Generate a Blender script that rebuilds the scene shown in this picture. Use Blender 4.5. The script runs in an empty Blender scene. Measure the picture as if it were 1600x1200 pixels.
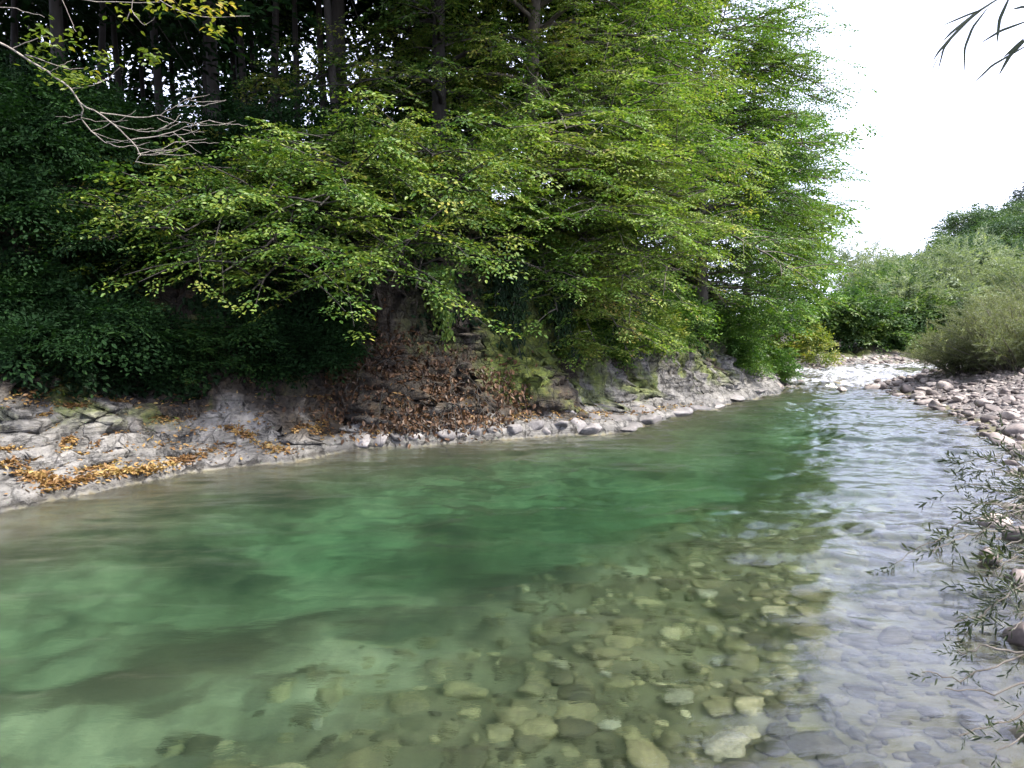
import bpy, bmesh, math, random
import numpy as np
from mathutils import Vector

random.seed(7)
RNG = np.random.default_rng(7)
scene = bpy.context.scene
COL = scene.collection
PI = math.pi

# ------------------------------------------------------------------ noise
def _h(ix, iy, iz, s):
    h = (ix.astype(np.int64) * 374761393 + iy.astype(np.int64) * 668265263 + iz.astype(np.int64) * 1274126177 + s * 974634777) & 0xFFFFFFFF
    h = ((h ^ (h >> 13)) * 1274126177) & 0xFFFFFFFF
    h = ((h ^ (h >> 16)) * 2246822519) & 0xFFFFFFFF
    return ((h ^ (h >> 15)) & 0xFFFFFF) / float(0xFFFFFF)

def vnoise(x, y, z=None, seed=0):
    x = np.asarray(x, float); y = np.asarray(y, float)
    z = np.zeros_like(x) if z is None else np.asarray(z, float)
    ix, iy, iz = np.floor(x), np.floor(y), np.floor(z)
    fx, fy, fz = x - ix, y - iy, z - iz
    q = lambda t: t * t * t * (t * (t * 6 - 15) + 10)
    ux, uy, uz = q(fx), q(fy), q(fz)
    r = 0
    for dx in (0, 1):
        for dy in (0, 1):
            for dz in (0, 1):
                w = (ux if dx else 1 - ux) * (uy if dy else 1 - uy) * (uz if dz else 1 - uz)
                r = r + w * _h(ix + dx, iy + dy, iz + dz, seed)
    return r * 2 - 1

def fbm(x, y, z=None, oct=4, seed=0, gain=.5, lac=2.03):
    a, f, r = 1.0, 1.0, 0
    for i in range(oct):
        r = r + a * vnoise(np.asarray(x) * f + 17.3 * i, np.asarray(y) * f - 9.1 * i, None if z is None else np.asarray(z) * f + 3.3 * i, seed + i)
        a *= gain; f *= lac
    return r

def sstep(a, b, x):
    t = np.clip((np.asarray(x, float) - a) / (b - a), 0, 1)
    return t * t * (3 - 2 * t)

# ------------------------------------------------------------------ camera
CAMZ = 1.7
F = 1208.0
PITCH = math.atan(80 / F)
cam_d = bpy.data.cameras.new('camera')
cam = bpy.data.objects.new('camera', cam_d); COL.objects.link(cam)
cam.location = (0, 0, CAMZ)
cam.rotation_euler = (PI / 2 - PITCH, 0, 0)
cam_d.sensor_width = 36; cam_d.lens = 36 * F / 1600
cam_d.clip_start = .05; cam_d.clip_end = 3000
scene.camera = cam
_c, _s = math.cos(PITCH), math.sin(PITCH)

def ray(px, py):
    a = (px - 800) / F; b = -(py - 600) / F
    return np.array([a, _c + b * _s, -_s + b * _c])
def P(px, py, Y):
    d = ray(px, py); return np.array([0, 0, CAMZ]) + d * (Y / d[1])
def G(px, py, z=0.0):
    d = ray(px, py); return np.array([0, 0, CAMZ]) + d * ((z - CAMZ) / d[2])

# ------------------------------------------------------------------ banks and terrain height
LPX = [(0, 805), (60, 788), (100, 776), (200, 757), (300, 738), (400, 727), (480, 716), (560, 702), (640, 697), (700, 692), (850, 681), (970, 675), (1010, 662), (1100, 642), (1160, 627), (1225, 612)]
LL = [(-40, -16), (-24, -9), (-12, 0.5), (-7, 5.2)] + [tuple(G(*p)[:2]) for p in LPX] + [(8.6, 24.6), (9.5, 26.6), (10.5, 28.6), (12.2, 30.4), (15, 31.8), (20, 33.2), (30, 35), (80, 45)]
RL = [(-12, -14), (-3, -2.5), (-.4, 0), (.9, 1.2), (1.9, 2.5), (2.75, 3.5), (3.38, 4.6), (4.6, 6.6), (6.5, 9.4), (8.0, 12.6), (9.5, 17), (10.7, 21.4), (11.1, 23.6), (12, 25.2), (14, 26.8), (18, 28.3), (30, 31), (80, 41)]
LL = np.array(LL, float); RL = np.array(RL, float)

def polyd(x, y, line):
    best = np.full(np.shape(x), 1e18); sg = np.ones(np.shape(x)); tt = np.zeros(np.shape(x)); acc = 0.0
    for (ax, ay), (bx, by) in zip(line[:-1], line[1:]):
        dx, dy = bx - ax, by - ay; L2 = dx * dx + dy * dy; L = math.sqrt(L2)
        u = np.clip(((x - ax) * dx + (y - ay) * dy) / L2, 0, 1)
        d2 = (x - ax - u * dx) ** 2 + (y - ay - u * dy) ** 2
        cr = dx * (y - ay) - dy * (x - ax)
        m = d2 < best
        best = np.where(m, d2, best); sg = np.where(m, np.where(cr >= 0, 1.0, -1.0), sg); tt = np.where(m, acc + u * L, tt)
        acc += L
    return np.sqrt(best) * sg, tt

def tof(p):
    _, t = polyd(np.array([p[0]]), np.array([p[1]]), LL); return float(t[0])

PROF = [
 (0.0,               [(0, 0), (.1, .12), (.5, .35), (1.1, .72), (1.9, 1.3), (2.4, 2.0), (3.3, 3.8), (4.6, 5.0), (12, 5.4)]),
 (tof(G(0, 805)),    [(0, 0), (.1, .12), (.45, .3), (1.0, .65), (1.8, 1.28), (2.3, 1.95), (3.2, 3.7), (4.5, 4.9), (12, 5.3)]),
 (tof(G(300, 738)),  [(0, 0), (.08, .12), (.4, .22), (.9, .5), (1.6, 1.0), (2.2, 1.7), (3.2, 3.6), (4.5, 4.8), (12, 5.2)]),
 (tof(G(520, 708)),  [(0, 0), (.08, .12), (.45, .22), (.7, .4), (1.1, .95), (1.7, 1.6), (2.5, 3.3), (4.0, 4.7), (12, 5)]),
 (tof(G(700, 692)),  [(0, 0), (.1, .16), (.35, .4), (1.0, 1.3), (1.4, 1.7), (1.75, 3.0), (2.5, 4.2), (4, 4.7), (12, 5)]),
 (tof(G(850, 681)),  [(0, 0), (.1, .16), (.5, .38), (.85, 1.0), (1.25, 1.45), (1.6, 2.6), (2.5, 4.0), (4, 4.7), (12, 5)]),
 (tof(G(975, 675)),  [(0, 0), (.1, .14), (.5, .2), (1.05, .33), (1.3, .8), (1.65, 1.6), (2.4, 3.1), (4, 4.6), (12, 5)]),
 (tof(G(1100, 642)), [(0, 0), (.1, .14), (.55, .25), (.95, .8), (1.4, 1.6), (2.2, 3.1), (3.5, 4.4), (8, 4.8), (12, 5)]),
 (tof(G(1225, 612)), [(0, 0), (.15, .2), (.5, .45), (1.0, 1.0), (1.7, 2.0), (2.8, 3.6), (4.5, 4.2), (8, 4.5), (12, 4.6)]),
 (tof((9.5, 26.6)),  [(0, 0), (.2, .2), (.7, .45), (1.3, .8), (2.0, 1.4), (3.4, 2.4), (5, 3.0), (8, 3.3), (12, 3.4)]),
 (tof((12.2, 30.4)), [(0, 0), (.3, .15), (1, .35), (2, .5), (3, .6), (5, .8), (8, .9), (10, 1), (12, 1.1)]),
 (1e4,               [(0, 0), (.3, .15), (1, .35), (2, .5), (3, .6), (5, .8), (8, .9), (10, 1), (12, 1.1)]),
]
def bank_profile(s, t):
    ts = [p[0] for p in PROF]
    hs = np.array([np.interp(s, [a for a, b in p[1]], [b for a, b in p[1]]) for p in PROF])
    r = np.zeros(np.shape(s)); 
    for i in range(len(PROF) - 1):
        m = (t >= ts[i]) & (t < ts[i + 1])
        u = np.clip((t - ts[i]) / max(ts[i + 1] - ts[i], 1e-6), 0, 1); u = u * u * (3 - 2 * u)
        r = np.where(m, hs[i] * (1 - u) + hs[i + 1] * u, r)
    return r

def wat(x, y):
    return .38 * sstep(23.0, 31.0, y)

def Hfull(x, y, detail=True):
    x = np.asarray(x, float); y = np.asarray(y, float)
    # wobble the waterlines
    wx = x + .10 * fbm(x * 1.1, y * 1.1, oct=3, seed=51); wy = y + .10 * fbm(x * 1.1, y * 1.1, oct=3, seed=61)
    sL, tL = polyd(wx, wy, LL)
    sR, tR = polyd(wx, wy, RL); sR = -sR
    w = wat(x, y)
    hl = bank_profile(np.clip(sL, 0, 40), tL)
    hr = np.interp(np.clip(sR, 0, 60), [0, .3, 1, 2.2, 4, 8, 20, 60], [0, .09, .26, .55, .8, 1.1, 1.6, 3.0])
    dl = np.interp(np.clip(-sL, 0, 20), [0, .12, .6, 1.6, 3, 6], [0, .16, .4, .85, 1.25, 1.4])
    dr = np.interp(np.clip(-sR, 0, 20), [0, .4, 1.2, 2.2, 3.0, 3.8, 4.8, 7], [0, .09, .24, .42, .62, .95, 1.25, 1.4])
    dr = dr * (1 + .9 * sstep(6.0, 9.5, y) * sstep(.3, 1.2, -sR))
    near_l = sstep(7.5, 4.0, y) * .42
    depth = np.minimum(dl, dr) * (1 - near_l * sstep(2.2, 4.5, -sR))
    rif = sstep(20.5, 24.0, y)
    depth = depth * (1 - .86 * rif)
    h = np.where(sL > 0, hl, np.where(sR > 0, hr, -depth)) + w
    if detail:
        # rock strata and roughness
        a = .5 * x + .86 * y; b = .86 * x - .5 * y
        ridg = 1 - np.abs(fbm(b * 2.6, a * .8, oct=4, seed=3))
        big = fbm(x * .55, y * .55, oct=3, seed=9)
        fine = fbm(x * 5.5, y * 5.5, oct=3, seed=15)
        mL = sstep(.05, .7, sL) * sstep(60, 8, sL)
        steep = sstep(1.1, 2.4, sL)
        rock = (ridg - .6) * (.10 + .20 * steep) + big * (.05 + .28 * steep) + fine * (.014 + .05 * steep)
        led = np.floor((h + .25 * vnoise(x * .7, y * .7, seed=77)) / .17)
        fr = (h + .25 * vnoise(x * .7, y * .7, seed=77)) / .17 - led
        step_ = (sstep(.55, .95, fr) - fr) * .13
        h = h + mL * (rock + step_ * (1 - .3 * steep)) + .012 * fine * (sL > 0)
        bed = (sL <= 0) & (sR <= 0)
        h = h + np.where(bed, .055 * fbm(x * 1.6, y * 1.6, oct=3, seed=25) * sstep(0, .8, np.minimum(-sL, -sR)), 0)
        h = h + np.where(sR > 0, (.05 * fbm(x * 2.3, y * 2.3, oct=4, seed=31)) * sstep(0, .6, sR), 0)
    # far hill on the right and gentle rise elsewhere
    h = h + 8.5 * np.exp(-(((x - 78) / 34) ** 2 + ((y - 118) / 46) ** 2)) * sstep(40, 75, y)
    h = h + 30.0 * np.exp(-(((x - 190) / 70) ** 2 + ((y - 160) / 90) ** 2)) * sstep(45, 110, y)
    return h, sL, tL, sR

# ------------------------------------------------------------------ mesh helpers
def mesh(name, V, faces, smooth=True):
    """faces: list of int arrays (M,k)"""
    me = bpy.data.meshes.new(name)
    V = np.asarray(V, np.float32)
    me.vertices.add(len(V)); me.vertices.foreach_set('co', V.ravel())
    loops = np.concatenate([np.asarray(f, np.int32).ravel() for f in faces])
    tot = np.concatenate([np.full(len(f), np.asarray(f).shape[1], np.int32) for f in faces])
    st = np.concatenate([[0], np.cumsum(tot)[:-1]]).astype(np.int32)
    me.loops.add(len(loops)); me.loops.foreach_set('vertex_index', loops)
    me.polygons.add(len(tot)); me.polygons.foreach_set('loop_start', st); me.polygons.foreach_set('loop_total', tot)
    me.polygons.foreach_set('use_smooth', np.full(len(tot), smooth, bool))
    me.update(calc_edges=True)
    return me

def obj(name, me, mat=None, parent=None, loc=None):
    o = bpy.data.objects.new(name, me); COL.objects.link(o)
    if mat is not None and me is not None and len(me.materials) == 0: me.materials.append(mat)
    if parent is not None: o.parent = parent
    if loc is not None: o.location = [float(v) for v in loc]
    return o

def tag(o, label, cat, group=None, kind=None):
    o['label'] = label; o['category'] = cat
    if group: o['group'] = group
    if kind: o['kind'] = kind
    return o

def thing(name, label, cat, loc=(0, 0, 0), group=None, rz=0):
    o = bpy.data.objects.new(name, None); COL.objects.link(o)
    o.location = [float(v) for v in loc]; o.rotation_euler = (0, 0, rz)
    o.empty_display_size = .2
    return tag(o, label, cat, group)

def copy_thing(r, loc, rz, sc, label, group=None):
    c = r.copy(); COL.objects.link(c); c.location = [float(v) for v in loc]; c.rotation_euler = (0, 0, rz)
    c.scale = (sc, sc, sc) if not hasattr(sc, '__len__') else sc
    c['label'] = label
    if group: c['group'] = group
    for ch in list(r.children):
        k = ch.copy(); COL.objects.link(k); k.parent = c
    return c

def tubes(polys, sides=6):
    """polys: list of (pts (n,3), radii (n,)) -> V, F"""
    Vs, Fs, off = [], [], 0
    ang = np.linspace(0, 2 * PI, sides, endpoint=False)
    ca, sa = np.cos(ang), np.sin(ang)
    for pts, rad in polys:
        pts = np.asarray(pts, float); rad = np.asarray(rad, float); n = len(pts)
        T = np.gradient(pts, axis=0); T /= np.linalg.norm(T, axis=1, keepdims=True) + 1e-9
        ref = np.array([0, 0, 1.0]) if abs(T[:, 2]).mean() < .8 else np.array([1.0, 0, 0])
        U = np.cross(T, ref); U /= np.linalg.norm(U, axis=1, keepdims=True) + 1e-9
        W = np.cross(T, U)
        ring = pts[:, None, :] + rad[:, None, None] * (ca[None, :, None] * U[:, None, :] + sa[None, :, None] * W[:, None, :])
        Vs.append(ring.reshape(-1, 3))
        i = np.arange(n - 1)[:, None] * sides; j = np.arange(sides)[None, :]; k = (j + 1) % sides
        Fs.append(np.stack([i + j, i + k, i + sides + k, i + sides + j], -1).reshape(-1, 4) + off)
        off += n * sides
    return np.concatenate(Vs), np.concatenate(Fs)

# ------------------------------------------------------------------ node helpers
def mat_new(name):
    m = bpy.data.materials.new(name); m.use_nodes = True
    nt = m.node_tree; nt.nodes.clear()
    return m, nt, nt.nodes, nt.links
def nd(nt, t, **kw):
    n = nt.nodes.new(t)
    for k, v in kw.items():
        if k in n.inputs: n.inputs[k].default_value = v
        else: setattr(n, k, v)
    return n
def ramp(nt, stops, interp='LINEAR'):
    r = nt.nodes.new('ShaderNodeValToRGB'); r.color_ramp.interpolation = interp
    e = r.color_ramp.elements
    while len(e) < len(stops): e.new(.5)
    for i, (p, c) in enumerate(stops):
        e[i].position = p; e[i].color = (*c, 1) if len(c) == 3 else c
    return r
def mixc(nt, fac, a, b, mode='MIX'):
    n = nt.nodes.new('ShaderNodeMix'); n.data_type = 'RGBA'; n.blend_type = mode
    for sock, v in ((0, fac), (6, a), (7, b)):
        if hasattr(v, 'links') or hasattr(v, 'is_linked'): nt.links.new(v, n.inputs[sock])
        else: n.inputs[sock].default_value = v if sock == 0 else (*v, 1)
    return n.outputs[2]
def math_(nt, op, a, b=None, clamp=False):
    n = nt.nodes.new('ShaderNodeMath'); n.operation = op; n.use_clamp = clamp
    for i, v in enumerate((a, b)):
        if v is None: continue
        if hasattr(v, 'is_linked'): nt.links.new(v, n.inputs[i])
        else: n.inputs[i].default_value = v
    return n.outputs[0]
def mapr(nt, v, a, b, c=0, d=1):
    n = nt.nodes.new('ShaderNodeMapRange'); nt.links.new(v, n.inputs[0])
    for i, q in enumerate((a, b, c, d)): n.inputs[i + 1].default_value = q
    return n.outputs[0]

def leaf_mat(name, stops, transl=.35, rough=.5, clump=.9, spec=.3):
    m, nt, N, L = mat_new(name)
    out = nd(nt, 'ShaderNodeOutputMaterial')
    geo = nd(nt, 'ShaderNodeNewGeometry')
    tc = nd(nt, 'ShaderNodeNewGeometry')
    n1 = nd(nt, 'ShaderNodeTexNoise', Scale=clump, Detail=2.0)
    L.new(tc.outputs['Position'], n1.inputs['Vector'])
    v = math_(nt, 'ADD', math_(nt, 'MULTIPLY', geo.outputs['Random Per Island'], .45), math_(nt, 'MULTIPLY', mapr(nt, n1.outputs[0], .3, .7), .55))
    r = ramp(nt, stops); L.new(v, r.inputs[0])
    bs = nd(nt, 'ShaderNodeBsdfPrincipled', Roughness=rough)
    bs.inputs['Specular IOR Level'].default_value = spec
    L.new(r.outputs[0], bs.inputs['Base Color'])
    tr = nd(nt, 'ShaderNodeBsdfTranslucent')
    tcol = mixc(nt, 1.0, r.outputs[0], (1.25, 1.35, .55), 'MULTIPLY'); L.new(tcol, tr.inputs[0])
    mx = nd(nt, 'ShaderNodeMixShader'); mx.inputs[0].default_value = transl
    L.new(bs.outputs[0], mx.inputs[1]); L.new(tr.outputs[0], mx.inputs[2]); L.new(mx.outputs[0], out.inputs[0])
    return m

def bark_mat(name, c1, c2, scale=6):
    m, nt, N, L = mat_new(name)
    out = nd(nt, 'ShaderNodeOutputMaterial'); tc = nd(nt, 'ShaderNodeTexCoord')
    mp = nd(nt, 'ShaderNodeMapping'); mp.inputs['Scale'].default_value = (1, 1, .25); L.new(tc.outputs['Object'], mp.inputs[0])
    n1 = nd(nt, 'ShaderNodeTexNoise', Scale=scale, Detail=6.0, Roughness=.65); L.new(mp.outputs[0], n1.inputs['Vector'])
    r = ramp(nt, [(.35, c1), (.65, c2)]); L.new(n1.outputs[0], r.inputs[0])
    bs = nd(nt, 'ShaderNodeBsdfPrincipled', Roughness=.85); L.new(r.outputs[0], bs.inputs['Base Color'])
    bp = nd(nt, 'ShaderNodeBump', Strength=.5, Distance=.02); L.new(n1.outputs[0], bp.inputs['Height']); L.new(bp.outputs[0], bs.inputs['Normal'])
    L.new(bs.outputs[0], out.inputs[0]); return m

M_hornbeam = leaf_mat('hornbeam_leaf', [(.0, (.012, .036, .008)), (.38, (.048, .105, .016)), (.72, (.15, .20, .032)), (1., (.34, .29, .07))], .27)
M_yellow = leaf_mat('yellowing_leaf', [(.0, (.045, .085, .015)), (.45, (.10, .14, .022)), (.8, (.2, .2, .03)), (1., (.36, .22, .05))], .4)
M_lime = leaf_mat('lime_leaf', [(.0, (.016, .044, .010)), (.25, (.06, .13, .018)), (.5, (.12, .195, .034)), (.84, (.25, .29, .07)), (1., (.44, .31, .12))], .36, clump=.6)
M_fresh = leaf_mat('fresh_leaf', [(.0, (.014, .046, .011)), (.45, (.06, .135, .02)), (1., (.17, .23, .035))], .34, clump=.5)
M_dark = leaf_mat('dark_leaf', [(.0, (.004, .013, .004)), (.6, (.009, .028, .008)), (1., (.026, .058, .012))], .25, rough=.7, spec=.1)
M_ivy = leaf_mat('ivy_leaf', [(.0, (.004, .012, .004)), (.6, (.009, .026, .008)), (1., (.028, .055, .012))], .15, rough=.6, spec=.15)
M_willow = leaf_mat('willow_leaf', [(.0, (.06, .088, .052)), (.5, (.145, .185, .105)), (1., (.27, .30, .18))], .35, clump=.5)
M_olive = leaf_mat('olive_willow_leaf', [(.0, (.055, .07, .038)), (.5, (.125, .145, .075)), (1., (.23, .235, .125))], .35, clump=.7)
M_sprig = leaf_mat('sprig_leaf', [(.0, (.010, .018, .008)), (.5, (.024, .036, .014)), (1., (.06, .07, .03))], .25, clump=2.)
M_far = leaf_mat('far_leaf', [(.0, (.026, .055, .025)), (.5, (.052, .092, .038)), (1., (.095, .13, .055))], .3, clump=.12)
M_fargrn = leaf_mat('bush_leaf', [(.0, (.018, .048, .014)), (.5, (.05, .10, .028)), (1., (.13, .18, .045))], .4, clump=.8)
M_red = leaf_mat('red_leaf', [(.0, (.07, .045, .03)), (.5, (.11, .065, .035)), (1., (.15, .12, .045))], .3)
M_conif = leaf_mat('conifer_leaf', [(.0, (.02, .04, .025)), (1., (.045, .065, .035))], .15)
M_litter = leaf_mat('litter_leaf', [(.0, (.06, .032, .016)), (.4, (.16, .085, .034)), (.7, (.29, .185, .065)), (1., (.46, .36, .15))], .2, clump=3.)
M_dead = leaf_mat('dead_leaf', [(.0, (.018, .010, .006)), (.45, (.055, .03, .016)), (.8, (.13, .07, .035)), (1., (.34, .22, .09))], .15, clump=2.)
M_moss = leaf_mat('moss_leaf', [(.0, (.03, .05, .008)), (.5, (.085, .11, .012)), (1., (.17, .18, .02))], .2, clump=2.)
M_nearleaf = leaf_mat('near_leaf', [(.0, (.02, .035, .02)), (1., (.04, .05, .03))], .12)
M_bark = bark_mat('bark', (.045, .038, .03), (.13, .115, .095))
M_darkbark = bark_mat('dark_bark', (.012, .010, .008), (.035, .03, .025))
M_twig = bark_mat('pale_twig', (.12, .10, .085), (.27, .24, .205), 20)

# rock material used by loose stones
def stone_mat(name, stops, rough=.75, wet=False, scale=7.):
    m, nt, N, L = mat_new(name)
    out = nd(nt, 'ShaderNodeOutputMaterial'); oi = nd(nt, 'ShaderNodeObjectInfo'); tc = nd(nt, 'ShaderNodeTexCoord')
    geo = nd(nt, 'ShaderNodeNewGeometry')
    rnd = math_(nt, 'FRACT', math_(nt, 'ADD', oi.outputs['Random'], math_(nt, 'MULTIPLY', geo.outputs['Random Per Island'], 7.13)))
    r = ramp(nt, stops); L.new(rnd, r.inputs[0])
    n1 = nd(nt, 'ShaderNodeTexNoise', Scale=scale, Detail=7.0, Roughness=.65); L.new(geo.outputs['Position'], n1.inputs['Vector'])
    n2 = nd(nt, 'ShaderNodeTexNoise', Scale=scale * 6, Detail=3.0); L.new(geo.outputs['Position'], n2.inputs['Vector'])
    c = mixc(nt, 1.0, r.outputs[0], ramp_out(nt, n1.outputs[0], [(.3, (.5, .5, .5)), (.7, (1.35, 1.3, 1.25))]), 'MULTIPLY')
    c = mixc(nt, 1.0, c, ramp_out(nt, n2.outputs[0], [(.35, (.8, .8, .8)), (.65, (1.12, 1.12, 1.12))]), 'MULTIPLY')
    bs = nd(nt, 'ShaderNodeBsdfPrincipled', Roughness=rough); L.new(c, bs.inputs['Base Color'])
    bp = nd(nt, 'ShaderNodeBump', Strength=.6, Distance=.015); L.new(n1.outputs[0], bp.inputs['Height']); L.new(bp.outputs[0], bs.inputs['Normal'])
    L.new(bs.outputs[0], out.inputs[0]); return m
def ramp_out(nt, v, stops):
    r = ramp(nt, stops); nt.links.new(v, r.inputs[0]); return r.outputs[0]

M_bedstone = stone_mat('river_stone', [(.0, (.055, .048, .022)), (.35, (.11, .098, .046)), (.7, (.175, .155, .073)), (.92, (.25, .22, .11)), (1., (.36, .32, .19))])
M_shorestone = stone_mat('darkened_shore_stone', [(.0, (.03, .028, .02)), (.6, (.065, .06, .042)), (1., (.12, .11, .08))])  # darker than the bed stones so the sky's reflection dominates the shallows
M_palestone = stone_mat('pale_stone', [(.0, (.2, .185, .115)), (1., (.30, .28, .19))])
M_bankstone = stone_mat('bank_stone', [(.0, (.07, .056, .05)), (.4, (.145, .122, .114)), (.75, (.23, .2, .185)), (1., (.34, .3, .27))])
M_ledgerock = stone_mat('ledge_rock', [(.0, (.10, .095, .094)), (.6, (.17, .163, .166)), (1., (.25, .235, .23))], scale=5.)

# ------------------------------------------------------------------ ground
def grow(lo, hi, a, b, step, g=1.07, mx=8.0):
    v = list(np.arange(a, b, step)); s = step; x = a; left = []
    while x > lo:
        s = min(s * g, mx); x -= s; left.append(x)
    s = step; x = v[-1]; right = []
    while x < hi:
        s = min(s * g, mx); x += s; right.append(x)
    return np.array(left[::-1] + v + right)

def grid_faces(nx, ny):
    i = np.arange(nx - 1)[None, :]; j = np.arange(ny - 1)[:, None]
    a = j * nx + i
    return np.stack([a, a + 1, a + nx + 1, a + nx], -1).reshape(-1, 4)

gx = grow(-260, 420, -8.5, 12.5, .042); gy = grow(-60, 520, 2.0, 26.0, .042)
X, Y = np.meshgrid(gx, gy); X = X.ravel(); Y = Y.ravel()
Hh, sL, tL, sR = Hfull(X, Y)
HG_ = [q.reshape(len(gy), len(gx)) for q in (Hh, sL, tL, sR)]
def Hs(x, y):
    """ground height and bank distances, read off the finished ground sheet"""
    x = np.asarray(x, float); y = np.asarray(y, float)
    i = np.clip(np.searchsorted(gx, x) - 1, 0, len(gx) - 2); j = np.clip(np.searchsorted(gy, y) - 1, 0, len(gy) - 2)
    u = np.clip((x - gx[i]) / (gx[i + 1] - gx[i]), 0, 1); v = np.clip((y - gy[j]) / (gy[j + 1] - gy[j]), 0, 1)
    return [q[j, i] * (1 - u) * (1 - v) + q[j, i + 1] * u * (1 - v) + q[j + 1, i] * (1 - u) * v + q[j + 1, i + 1] * u * v for q in HG_]
def Hz(x, y):
    return float(Hs(np.array([float(x)]), np.array([float(y)]))[0][0])
def hits(pp, ymin=3.0, ymax=40.0, n=420):
    """pixel rays (N,2) -> points on the ground (N,3)"""
    pp = np.asarray(pp, float); res = []
    Y = ymin * (ymax / ymin) ** np.linspace(0, 1, n)
    for k in range(0, len(pp), 4000):
        q = pp[k:k + 4000]
        a = (q[:, 0] - 800) / F; b = -(q[:, 1] - 600) / F
        d = np.stack([a, _c + b * _s, -_s + b * _c], 1); d = d / d[:, 1:2]
        pts = np.array([0, 0, CAMZ]) + d[:, None, :] * Y[None, :, None]
        h = Hs(pts[..., 0], pts[..., 1])[0]
        below = h > pts[..., 2]
        idx = np.where(below.any(1), below.argmax(1), n - 1)
        r = pts[np.arange(len(q)), idx]; r[:, 2] = h[np.arange(len(q)), idx]; res.append(r)
    return np.concatenate(res)
# rock faces: push the steep bank in and out along tilted beds, so ledges and hollows form
kf = sstep(.12, .5, sL) * sstep(7, 4, sL) * (Y < 40)
gxn, gyn = np.gradient(Hh.reshape(len(gy), len(gx)), gx, axis=1).ravel(), np.gradient(Hh.reshape(len(gy), len(gx)), gy, axis=0).ravel()
gl = np.sqrt(gxn ** 2 + gyn ** 2) + 1e-6; stp = np.clip(gl / 1.2, 0, 1)
bedq = Hh * 1.0 + .28 * X - .12 * Y + .12 * fbm(X * .9, Y * .9, Hh * .9, oct=2, seed=201)
saw = (bedq / .23) % 1.0; saw2 = (bedq / .081) % 1.0
blk = vnoise(X * 2.1 + 3 * np.floor(bedq / .23), Y * 2.1, np.floor(bedq / .23) * 7.7, seed=205)
dsp = ((.20 * saw ** 1.5 + .05 * saw2) * (1 + .8 * blk) + .16 * fbm(X * 1.4, Y * 1.4, Hh * 1.4, oct=4, seed=210)) * stp * kf
PX, PY = X - gxn / gl * dsp, Y - gyn / gl * dsp
PZ = Hh + kf * (1 - stp) * .03 * (saw ** 2 - .4) * (1 + blk)
gme = mesh('ground', np.stack([PX, PY, PZ], 1), [grid_faces(len(gx), len(gy))])
# surface cover masks: moss, leaf soil, gravel
pxs = 800 + X / np.maximum(Y, .5) * F
pys = 520 - (Hh - CAMZ) / np.maximum(Y, .5) * F
nz = fbm(X * 1.3, Y * 1.3, oct=4, seed=81)
t560, t1000, t1225 = tof(G(540, 705)), tof(G(950, 675)), tof(G(1225, 612))
thr0 = np.interp(tL, [tof(G(0, 805)), tof(G(300, 738)), tof(G(520, 708)), tof(G(720, 691))], [1.75, 1.25, .8, 1.2])
soil = np.where(tL < t560, sstep(-.15, .35, sL - thr0 + .35 * nz), sstep(.2, .5, sL + .2 * nz))
soil = np.where(tL > t1000, sstep(.95, 1.5, sL + .5 * nz), soil)
cliff = sstep(t560, t560 + .8, tL) * sstep(t1000 + .2, t1000 - .6, tL) * sstep(1.1, 1.4, sL) * sstep(2.8, 2.2, sL)
soil = soil * (1 - .8 * cliff)
moss = sstep(.05, .5, fbm(X * 1.9, Y * 1.9, oct=4, seed=91) + .22) * sstep(.8, 1.7, sL) * sstep(4, 2.6, sL) * (1 - .7 * cliff)
moss = np.maximum(moss, sstep(tof(G(760, 690)), tof(G(830, 682)), tL) * sstep(tof(G(960, 676)), tof(G(920, 680)), tL) * sstep(.5, .8, sL) * sstep(2.2, 1.5, sL) * sstep(-.5, .2, nz))
moss = np.maximum(moss, sstep(t1000 - .5, t1000, tL) * sstep(.5, .9, sL) * sstep(2.6, 1.8, sL) * sstep(-.15, .35, fbm(X * 2.3, Y * 2.3, oct=4, seed=95)) * .8)
moss = np.where(sL > 0, moss, 0)
bedm = ((sL <= .0) & (sR <= .25)).astype(float)
grav = np.where((sR > .05), 1.0, 0.0)
colr = np.stack([moss, np.where(sL > 0, soil, 0), grav, np.ones_like(moss)], 1).astype(np.float32)
ca = gme.color_attributes.new('cover', 'FLOAT_COLOR', 'POINT'); ca.data.foreach_set('color', colr.ravel())
# sediment patches on the bed: R dark weed streaks, G pale sand, B river bed
sx = .60 * X + .80 * Y; sy = -.80 * X + .60 * Y
brn = sstep(2.4, .6, -sL)
wq = G(200, 985)
wd = np.sqrt(((X - wq[0]) * .8 + (Y - wq[1]) * .6) ** 2 / 4.2 + (-(X - wq[0]) * .6 + (Y - wq[1]) * .8) ** 2 / .5)
weed = sstep(.55, .1, wd - .75 * fbm(sx * 1.1, sy * 2.6, oct=4, seed=101)) * .9 + .35 * sstep(.2, .6, fbm(sx * .5, sy * 1.3, oct=4, seed=103)) * sstep(3.6, 5.2, -sR)
sand = sstep(2.6, 3.6, -sR + .5 * nz)
thr = np.interp(tL, [tof(G(0, 805)), tof(G(300, 738)), tof(G(520, 708)), tof(G(720, 691))], [1.75, 1.25, .8, 1.2])
ca2 = gme.attributes.new('cliff', 'FLOAT', 'POINT'); ca2.data.foreach_set('value', np.maximum(cliff, np.where(sL > 0, sstep(-.25, .3, sL - thr + .3 * nz), 0) * .85).astype(np.float32))  # cliff and upper-bank rock coloured darker to deepen the shade there
sed = np.stack([np.maximum(weed, .8 * brn * (nz > -2)) * bedm, sand * bedm, bedm, np.ones_like(moss)], 1).astype(np.float32)
cb = gme.color_attributes.new('sediment', 'FLOAT_COLOR', 'POINT'); cb.data.foreach_set('color', sed.ravel())

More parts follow.
